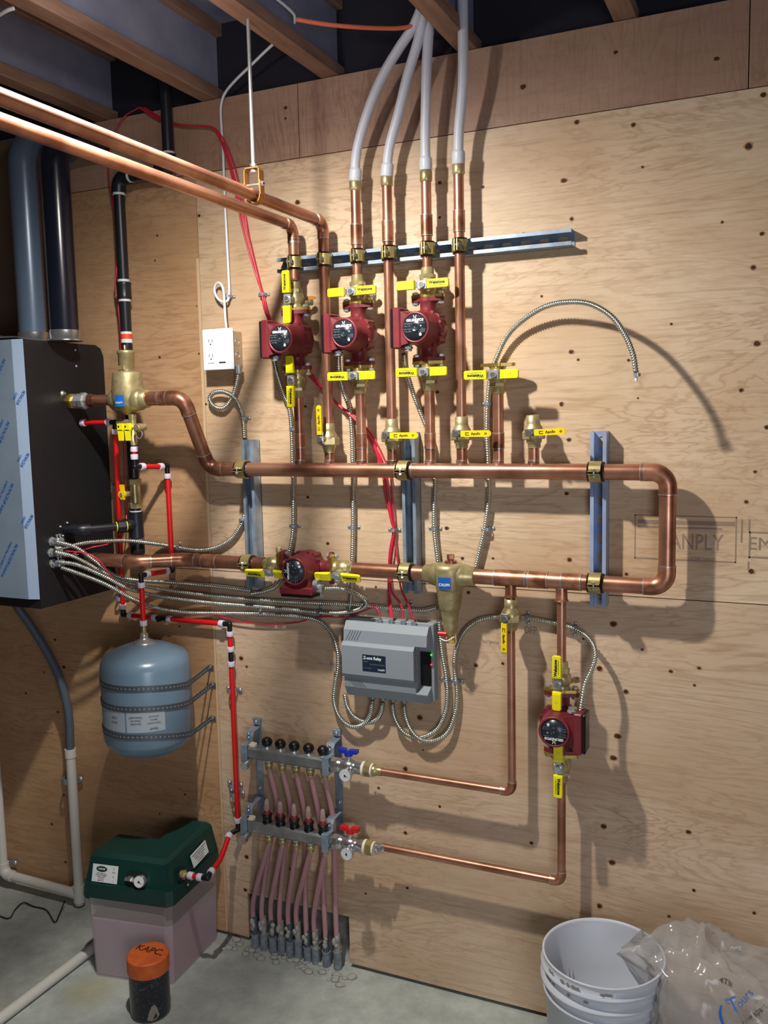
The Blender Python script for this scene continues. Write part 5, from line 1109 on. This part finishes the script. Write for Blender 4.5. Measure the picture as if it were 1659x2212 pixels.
# rough concrete in the cut-out
b = MB(); n = 30; vs = []
for i in range(n+1):
    for j in range(8):
        x = nx0-.01+(nx1-nx0+.02)*i/n; u_ = j/7; z = .0+u_*(nz+.01); yy = .02+.07*u_+.02*noise.noise(V((x*20, z*20, 3)))
        vs.append(V((x, max(yy, .0195), z)))
b.add(vs, [(i*8+j, (i+1)*8+j, (i+1)*8+j+1, i*8+j+1) for i in range(n) for j in range(7)], False)
tag(b.obj('concrete_edge', m_conc_w), 'broken concrete edge showing through the cut-out behind the grey sleeves', 'concrete', kind='structure')
b = MB(); random.seed(11)
for _ in range(70):
    x = random.uniform(nx0-.06, nx1+.03); r = random.uniform(.003, .013); b.ball((x, random.uniform(-.075, -.012)-.02*(x > -1.3), r*.2), r, 7, 4, (1.3, 1, .6))
tag(b.obj('concrete_rubble', m_foam), 'crumbs of broken concrete on the floor in front of the grey sleeves', 'rubble', kind='stuff')

# ------------------------------------------------------------------ glycol feeder
FL, FR, BR = UZ(196, 2106, 0), UZ(372, 2134, 0), V((-1.69, -.012, 0)); BL = FL+BR-FR; BL.y = min(BL.y, -.012)
ctr = (FL+FR+BR+BL)/4
def ring(k, z): return [V((ctr.x+(q.x-ctr.x)*k[0], ctr.y+(q.y-ctr.y)*k[1], z)) for q in (FL, FR, BR, BL)]
zl = Zat(1958, FR.x, FR.y-.0)
t_feed = t = thing('glycol_feeder', 'translucent tank of pink liquid with a dark green L-shaped lid, beside the wall', 'fluid feeder', (ctr.x, ctr.y, 0))
def shell(name, k0, k1, z0, z1, m, par, bev=0):
    b = MB(); a, c = ring(k0, z0), ring(k1, z1); pts = []
    for rg, z, inw in ((a, z0, 0), (c, z1, 0)):
        for i in range(4):
            p, pn_, pp_ = rg[i], rg[(i+1) % 4], rg[i-1]
            pts += [p+(pn_-p).normalized()*bev, p+(pp_-p).normalized()*bev] if bev else [p]
    return b.hull(pts).obj(name, m, par)
k0, k1 = (.97, .985), (1.03, 1.01)
tk = shell('tank', k0, k1, .002, zl+.03, m_tote, t, .018)
shell('liquid', (.95, .965), (.975, .975), .006, zl-.075, m_liquid, t, .016)
zl0 = zl; z_r = zl+.045
shell('lid_skirt', (1.11, 1.06), (1.08, 1.035), zl0, z_r, m_green, t, .016)
rr_ = ring((1.07, 1.02), z_r); top = []
ex = (rr_[1]-rr_[0]); ey = (rr_[3]-rr_[0])
def RQ(u_, v_, z): q = rr_[0]+ex*u_+ey*v_; return V((q.x, q.y, z))
zt_ = Zat(1838, FL.x, FL.y+.03)
zt_ = zl0+.128
b = MB(); b.hull([RQ(.02, 0.03, z_r-.004), RQ(.98, 0.03, z_r-.004), RQ(.98, .62, z_r-.004), RQ(.02, .62, z_r-.004), RQ(.05, .10, zt_-.012), RQ(.90, .10, zt_-.012), RQ(.07, .15, zt_), RQ(.88, .15, zt_), RQ(.88, .50, zt_+.004), RQ(.09, .52, zt_+.004), RQ(.06, .57, zt_-.01), RQ(.9, .57, zt_-.01)])
b.hull([RQ(.50, 0.03, z_r-.004), RQ(.985, 0.03, z_r-.004), RQ(.985, .99, z_r-.004), RQ(.50, .99, z_r-.004), RQ(.55, .12, zt_-.01), RQ(.92, .12, zt_-.01), RQ(.58, .16, zt_), RQ(.88, .16, zt_), RQ(.60, .95, zt_+.012), RQ(.88, .95, zt_+.012), RQ(.56, .98, zt_), RQ(.92, .98, zt_)])
b.obj('lid', m_green, t)
nrm_f = (RQ(0, 0, 0)-RQ(0, .1, 0)).normalized(); exn = ex.normalized(); lean = 18
def onfront(u_, z, push=.002):
    v_ = .03+(z-z_r)/(zt_-.012-z_r)*.07; q = RQ(u_, v_, z); return q+nrm_f*push
ya = math.degrees(math.atan2(exn.y, exn.x))
def facing(q): return T(*q) @ R(ya, 'Z') @ R(-16, 'X') @ FRONT
q = onfront(.245, z_r+.028, .004); Mf = facing(q)
b = MB(); b.box((-.044, -.026, -.0005), (.044, .026, .0008)); b.v = [Mf @ p for p in b.v]; lb_ = b.obj('label', m_lab, t)
b = MB(); b.lathe((0, 0, 0), (0, 0, 1), [(0, .001), (.0001, 1)], 24) if False else None
b.add([Mf @ V((-.012+.019*math.cos(2*PI*i/20), .013+.0085*math.sin(2*PI*i/20), .0012)) for i in range(20)], [tuple(range(20))], False); b.obj('emblem', m_green, lb_)
text('lettering', 'AXIOM', .0075, m_lab, Mf @ T(-.012, .013, .0016), lb_, bold=.0002)
for k, s_ in enumerate(('INDUSTRIES LTD.', 'MINI SYSTEM FEEDER', 'MODEL MF200', '115V 60Hz', 'SERIAL NO.')): text('lettering', s_, .0042, m_ink2, Mf @ T(-.012, .000-k*.0052, .0012), lb_)
for k in range(4): text('lettering', ('[ ]', '\u25a0', '[ ]', '|')[k] if k != 1 else 'ON', .006, m_print, Mf @ T(.030, .018-k*.012, .0012), lb_)
q = onfront(.60, z_r+.022, .000); Mf = facing(q); b = MB(); b.add([Mf @ V((.034*max(-1, min(1, 1.25*math.cos(2*PI*i/28))), .021*max(-1, min(1, 1.15*math.sin(2*PI*i/28))), .0022)) for i in range(28)], [tuple(range(28))], False); b.obj('opening', mat('dark_opening', '#0c0d0e', .8), t)
b = MB(); b.lathe((.018, -.002, .001), (0, 0, 1), [(0, .018), (.014, .0195), (.016, .018)], 26); b.v = [Mf @ p for p in b.v]; gg = b.obj('pressure_gauge', m_chrome, t)
b = MB(); b.lathe((.018, -.002, .0172), (0, 0, 1), [(0, .0165), (.0006, .0165)], 26); b.v = [Mf @ p for p in b.v]; b.obj('dial', m_lab, gg)
b = MB(); b.hull([(.018, -.003, .0185), (.020, -.001, .0185), (.030, -.010, .0185), (.019, -.002, .019)]); b.cyl((.018, -.002, .018), (.018, -.002, .0195), .003, seg=8); b.v = [Mf @ p for p in b.v]; b.obj('needle', m_print, gg)
b = MB(); b.cyl((-.034, -.002, .004), (-.012, .001, .010), .0065, seg=12); b.hexn((-.024, .0, .006), (-.012, .001, .010), .009); b.cyl((-.012, .001, .010), (-.004, -.004, .004), .008, seg=10); b.v = [Mf @ p for p in b.v]; b.obj('elbow_fitting', m_chrome, t)
nrm_s = (RQ(1, 0, 0)-RQ(0, 0, 0)).normalized(); eyn = ey.normalized(); yb2 = math.degrees(math.atan2(eyn.y, eyn.x))
q = RQ(.985, .62, z_r+.035)+nrm_s*-.002; Ms = T(*q) @ R(yb2, 'Z') @ R(-12, 'X') @ FRONT @ R(6, 'Z')
b = MB(); b.box((-.046, -.021, -.0005), (.046, .021, .0008)); b.v = [Ms @ p for p in b.v]; lb_ = b.obj('label', m_lab, t)
for k, s_ in enumerate(('CAUTION: READ MANUAL BEFORE USE', 'DO NOT OPERATE PUMP DRY', 'USE ONLY WITH WATER OR', 'GLYCOL SOLUTION', 'www.axiomind.com')): text('lettering', s_, .0045, m_ink2, Ms @ T(0, .014-k*.007, .0012), lb_)
q = RQ(.985, .25, z_r+.022); Mo = T(*q) @ R(yb2, 'Z') @ R(-12, 'X') @ FRONT
b = MB(); b.add([Mo @ V((.022*math.cos(2*PI*i/20), .024*math.sin(2*PI*i/20), .0016)) for i in range(20)], [tuple(range(20))], False); b.obj('opening', bpy.data.materials['dark_opening'], t)
fa = q+nrm_s*.088+V((0, 0, -.002)); fb = V((PXA-.014, yr-.03, ze-.006)); fc_ = q+nrm_s*.026; 
pexrun('short red water tubes from the wall line down to the green-lidded feeder', [[fb, fb.lerp(fa, .5)+V((.004, 0, -.012)), fa+(fb-fa).normalized()*.020], [fa-nrm_s*.020, fc_]], [(fa, (tuple(fb-fa), tuple(-nrm_s)))])
b = MB(); b.cyl(q-nrm_s*.006, q+nrm_s*.006, .0125, seg=14); b.hexn(q+nrm_s*.004, q+nrm_s*.014, .0145); b.cyl(q, fc_, .009, seg=12); b.obj('brass_outlet', m_brass, t_feed)
for dx in (.30, .37):
    q = RQ(1.0, dx, z_r-.018-(dx-.3)*-.1)+nrm_s*.006; MB().ball(q, .0045, 10, 6).obj('rivet', m_chrome, t_feed)

# ------------------------------------------------------------------ jar
q = UZ(326, 2184, 0); JX, JY = q.x, q.y; jz = Zat(2059, JX, JY)
t = thing('jar', 'dark speckled jar with an orange screw lid and marker writing, on the floor', 'jar', (JX, JY, 0))
rj = .0575; zc = jz-.046
MB().lathe((JX, JY, 0), (0, 0, 1), [(0, rj-.006), (.004, rj-.001), (.010, rj), (zc-.01, rj), (zc+.005, rj-.002), (zc+.03, rj-.004)], 40).obj('body', m_jar, t)
b = MB(); n = 72; r_o = rj+.0025; vs = []
for z_ in (zc, jz-.004):
    for k in range(n): a = 2*PI*k/n; rr = r_o+(.0008 if k % 2 else -.0004); vs.append(V((JX+rr*math.cos(a), JY+rr*math.sin(a), z_)))
b.add(vs, [(k, (k+1) % n, n+(k+1) % n, n+k) for k in range(n)]); b.lathe((JX, JY, jz-.004), (0, 0, 1), [(0, r_o), (.003, r_o-.002), (.004, r_o-.005), (.004, .001)], 48); b.lathe((JX, JY, zc), (0, 0, 1), [(0, rj-.003), (0, r_o)], 48); ld = b.obj('lid', m_orange, t)
text('writing', 'KAPC,', .036, mat('marker', '#3a1c10', .7), T(JX-.003, JY+.014, jz+.0006) @ R(2, 'Z'), ld, bold=.0002, sx=.95)
b = MB(); b.add([V((JX+(rj+.0008)*math.sin(a), JY-(rj+.0008)*math.cos(a), z)) for a, z in ((.50, .012), (.62, .036), (.74, .052), (.90, .056), (1.02, .044), (1.12, .020), (.95, .010), (.70, .008))], [tuple(range(8))], False); b.obj('paper_scrap', m_dirt, t)

# ------------------------------------------------------------------ bucket
q = UZ(1305, 2050, .37); BXc, BYc = q.x, q.y-.012; RB = .151
t = thing('bucket', 'white plastic bucket standing open at the lower right, ribs below its rim', 'bucket', (BXc, BYc, 0))
b = MB(); o_ = [(0, .131), (.002, .134), (.27, .143), (.272, .1495), (.277, .1495), (.279, .1435), (.300, .1445), (.302, .155), (.309, .156), (.312, .1475), (.335, .1465), (.337, .1545), (.343, .155), (.346, .1485), (.366, .1495), (.370, .1515), (.372, .1500), (.371, .1460), (.365, .1445), (.010, .1285), (.006, .001)]
b.lathe((BXc, BYc, 0), (0, 0, 1), [(z_, r_) for z_, r_ in o_], 72); b.obj('body', m_bucket, t)
b = MB(); random.seed(5)
for _ in range(16):
    a = random.uniform(PI*.9, PI*1.6); z_ = random.choice((.325, .353)); rr = .1502 if z_ > .35 else .1486; w_ = random.uniform(.004, .009)
    c = V((BXc+rr*math.cos(a), BYc+rr*math.sin(a), z_)); tv = V((-math.sin(a), math.cos(a), 0)); b.add([c+tv*w_*math.cos(2*PI*i/9)+V((0, 0, .005*math.sin(2*PI*i/9)*random.uniform(.5, 1))) for i in range(9)], [tuple(range(9))], False)
b.obj('dirt_smear', m_dirt, t)

# ------------------------------------------------------------------ plastic bag
c = U(1520, 2160, .16); c = V((c.x, -.170, .13)); b = MB(); seg, rg = 72, 44; vs = []; random.seed(2)
for i in range(rg+1):
    th = PI*i/rg
    for k in range(seg):
        a = 2*PI*k/seg; d = V((math.sin(th)*math.cos(a), math.sin(th)*math.sin(a), math.cos(th)))
        p = V((d.x*(.30 if d.x > 0 else .22), d.y*.155, d.z*(.335 if d.z > 0 else .24))); n1 = noise.noise(d*2.1+V((4, 1, 7))); n2 = abs(noise.noise(d*5.2+V((1, 9, 2)))); n3 = abs(noise.noise(d*13+V((3, 3, 3))))
        s_ = 1+.13*n1-.20*n2-.05*n3; p = p*s_
        # pull a corner over the bucket rim
        f = max(0, d.dot(V((-.80, -.10, .58)).normalized()))**8; p += V((-.05, 0, .02))*f
        q = c+p; q.z = max(q.z, .002); q.y = min(q.y, -.004); o2 = V((q.x-BXc, q.y-BYc, 0))
        if q.z < .374 and o2.length < .158: o2 = o2.normalized()*.1585; q.x, q.y = BXc+o2.x, BYc+o2.y
        vs.append(q)
b.add(vs, [(i*seg+k, (i+1)*seg+k, (i+1)*seg+(k+1) % seg, i*seg+(k+1) % seg) for i in range(rg) for k in range(seg)])
bag = b.obj('plastic_bag', m_bag); tag(bag, 'crumpled clear plastic bag with blue printing, leaning on the bucket at the lower right', 'plastic bag')
def onbag(px, py, dd):
    v = ray(px, py); best = None
    from mathutils.bvhtree import BVHTree
    global _bv
    try: _bv
    except NameError: _bv = BVHTree.FromPolygons([tuple(q) for q in vs], [(i*seg+k, (i+1)*seg+k, (i+1)*seg+(k+1) % seg, i*seg+(k+1) % seg) for i in range(rg) for k in range(seg)])
    h = _bv.ray_cast(CAM, v.normalized()); return (h[0], h[1]) if h[0] else (U(px, py, dd), V((0, -1, 0)))
for s_, px, py, sz, ang, m_ in (('T', 1585, 2172, .045, 30, m_bluelab), ('ours', 1607, 2155, .026, 52, m_blue), ('ning apart', 1630, 2190, .018, 48, m_ink2), ('4Tb', 1568, 2120, .018, -8, m_ink2), ('(', 1560, 2195, .06, 20, m_bluelab)):
    hq, nn = onbag(px, py, .3); z_ax = (nn if nn.y < 0 else -nn); z_ax = (z_ax+V((0, -1.2, .5))).normalized(); x_ax = V((1, 0, 0)); x_ax = (x_ax-z_ax*x_ax.dot(z_ax)).normalized(); y_ax = z_ax.cross(x_ax)
    Mb = Matrix((x_ax, y_ax, z_ax)).transposed().to_4x4(); Mb.translation = hq+z_ax*.006
    text('print', s_, sz, m_, Mb @ R(ang, 'Z'), bag)

# ------------------------------------------------------------------ drain pipes, cords on the left
rp = .0165; XL = U(2, 1800, .05).x; XP2 = U(163, 1800, .05).x; zfl = Zat(1900, XL, -.05)
zfl = .052
t = thing('drain_pipe', 'white plastic drain pipe along the foot of the wall, turning up at the far left', 'pipe', (XL, -.05, zfl), 'white plastic drain pipes')
path, bd = arcs([(XL, -.05, 1.10), (XL, -.05, zfl), (XP2, -.05, zfl-.004)], .03); MB().tube(path, rp, 20).obj('pipe', m_pvc, t)
for A, sg, B in bd: MB().tube([A]+sg+[B], rp+.004, 20).obj('elbow', m_pvc, t)
zu = Zat(1628, XP2, -.05)
t = thing('drain_pipe', 'upright white plastic drain pipe below the grey flexible hose', 'pipe', (XP2, -.05, zfl), 'white plastic drain pipes')
MB().cyl((XP2, -.05, .012), (XP2, -.05, zu), rp).obj('pipe', m_pvc, t)
b = MB(); b.cyl((XP2, -.05, zfl-.03), (XP2, -.05, zfl+.03), rp+.004); b.cyl((XP2-.035, -.05, zfl-.003), (XP2, -.05, zfl-.003), rp+.004); b.obj('tee', m_pvc, t)
MB().cyl((XP2, -.05, zu-.012), (XP2, -.05, zu+.018), rp+.003).obj('coupling', m_pvc, t)
hs = [UZ(42, 1318, 1.165)]; hs = [U(30, 1296, .165), U(42, 1318, .16), U(62, 1345, .14), U(92, 1392, .11), U(118, 1440, .08), U(137, 1490, .06), U(149, 1550, .05), V((XP2, -.05, zu+.01))]
tag(MB().tube(spline(hs, .01), .0145, 16).obj('drain_hose', m_greyflex), 'dark grey flexible hose curving from under the boiler to the white drain pipe', 'hose')
f0, f1 = UZ(-60, 2246, .017), UZ(230, 2022, .017); f1 = V((-1.99, -.24, .017)) if False else UZ(205, 2045, .017)
tag(MB().cyl(f0, f1, .0165, seg=20).obj('floor_pipe', m_pvc), 'loose white plastic pipe lying on the floor, disappearing behind the translucent tank', 'pipe')
clip(155, 1681, 0, 'clip round the upright white drain pipe under the grey hose', d=.012, k=2.2); clip(15, 1862, 0, 'clip on the far-left white drain pipe near the floor', d=.012, k=2.2)
wire('power_cord', 'thin black cord wandering over the concrete at the lower left', [UZ(-20, 1970, .004), UZ(18, 1984, .004), UZ(32, 1966, .004), UZ(50, 1950, .006), UZ(72, 1958, .004), UZ(100, 1966, .004), UZ(118, 1992, .004), U(132, 1968, .2) if False else UZ(128, 1975, .010), UZ(140, 1946, .03)], .0022, m_black, None, 'cord')

# ------------------------------------------------------------------ lights
def light(kind, name, loc, energy, color, **k):
    l = bpy.data.lights.new(name, kind); l.energy = energy; l.color = color
    for a, v in k.items(): setattr(l, a, v)
    o = bpy.data.objects.new(name, l); col.objects.link(o); o.location = loc; return o
LP = CAM+ray(300, -42)*1.73
LP = V(LP)
print('LAMP', LP)
b = MB(); t = thing('lampholder', 'porcelain lampholder hanging under the joists near the overhead pipes', 'lamp', (LP.x, LP.y, LP.z+.05))
b.lathe((LP.x, LP.y, LP.z+.045), (0, 0, 1), [(0, .018), (.03, .022), (.04, .05), (.06, .055), (ZT-LP.z-.042, .055)], 24); b.obj('base', m_white, t)
light('POINT', 'bulb', LP, 5, (1, .95, .9), shadow_soft_size=.03)
so = light('SPOT', 'bulb_beam', LP, 142, (1, .95, .86), shadow_soft_size=.03, spot_size=math.radians(180), spot_blend=1.0)
tgt = U(1180, 950, 0); so.rotation_euler = V((.10, .05, -1)).to_track_quat('-Z', 'Y').to_euler()
ar = light('AREA', 'cool_fill', (1.05, -3.0, 1.15), 33, (.88, .91, 1.0), size=1.2)  # added cool fill to lift the shadows, no fixture modelled for it
ar.rotation_euler = (V((-.4, 0, .2))-V((1.05, -3.0, 1.15))).to_track_quat('-Z', 'Y').to_euler()
wd = bpy.data.worlds.new('world'); sc.world = wd; wd.use_nodes = True; wd.node_tree.nodes['Background'].inputs[0].default_value = (.5, .6, .8, 1); wd.node_tree.nodes['Background'].inputs[1].default_value = .05
vs_ = sc.view_settings; vs_.view_transform = 'Standard'; vs_.look = 'None'; vs_.gamma = 1; vs_.exposure = 0
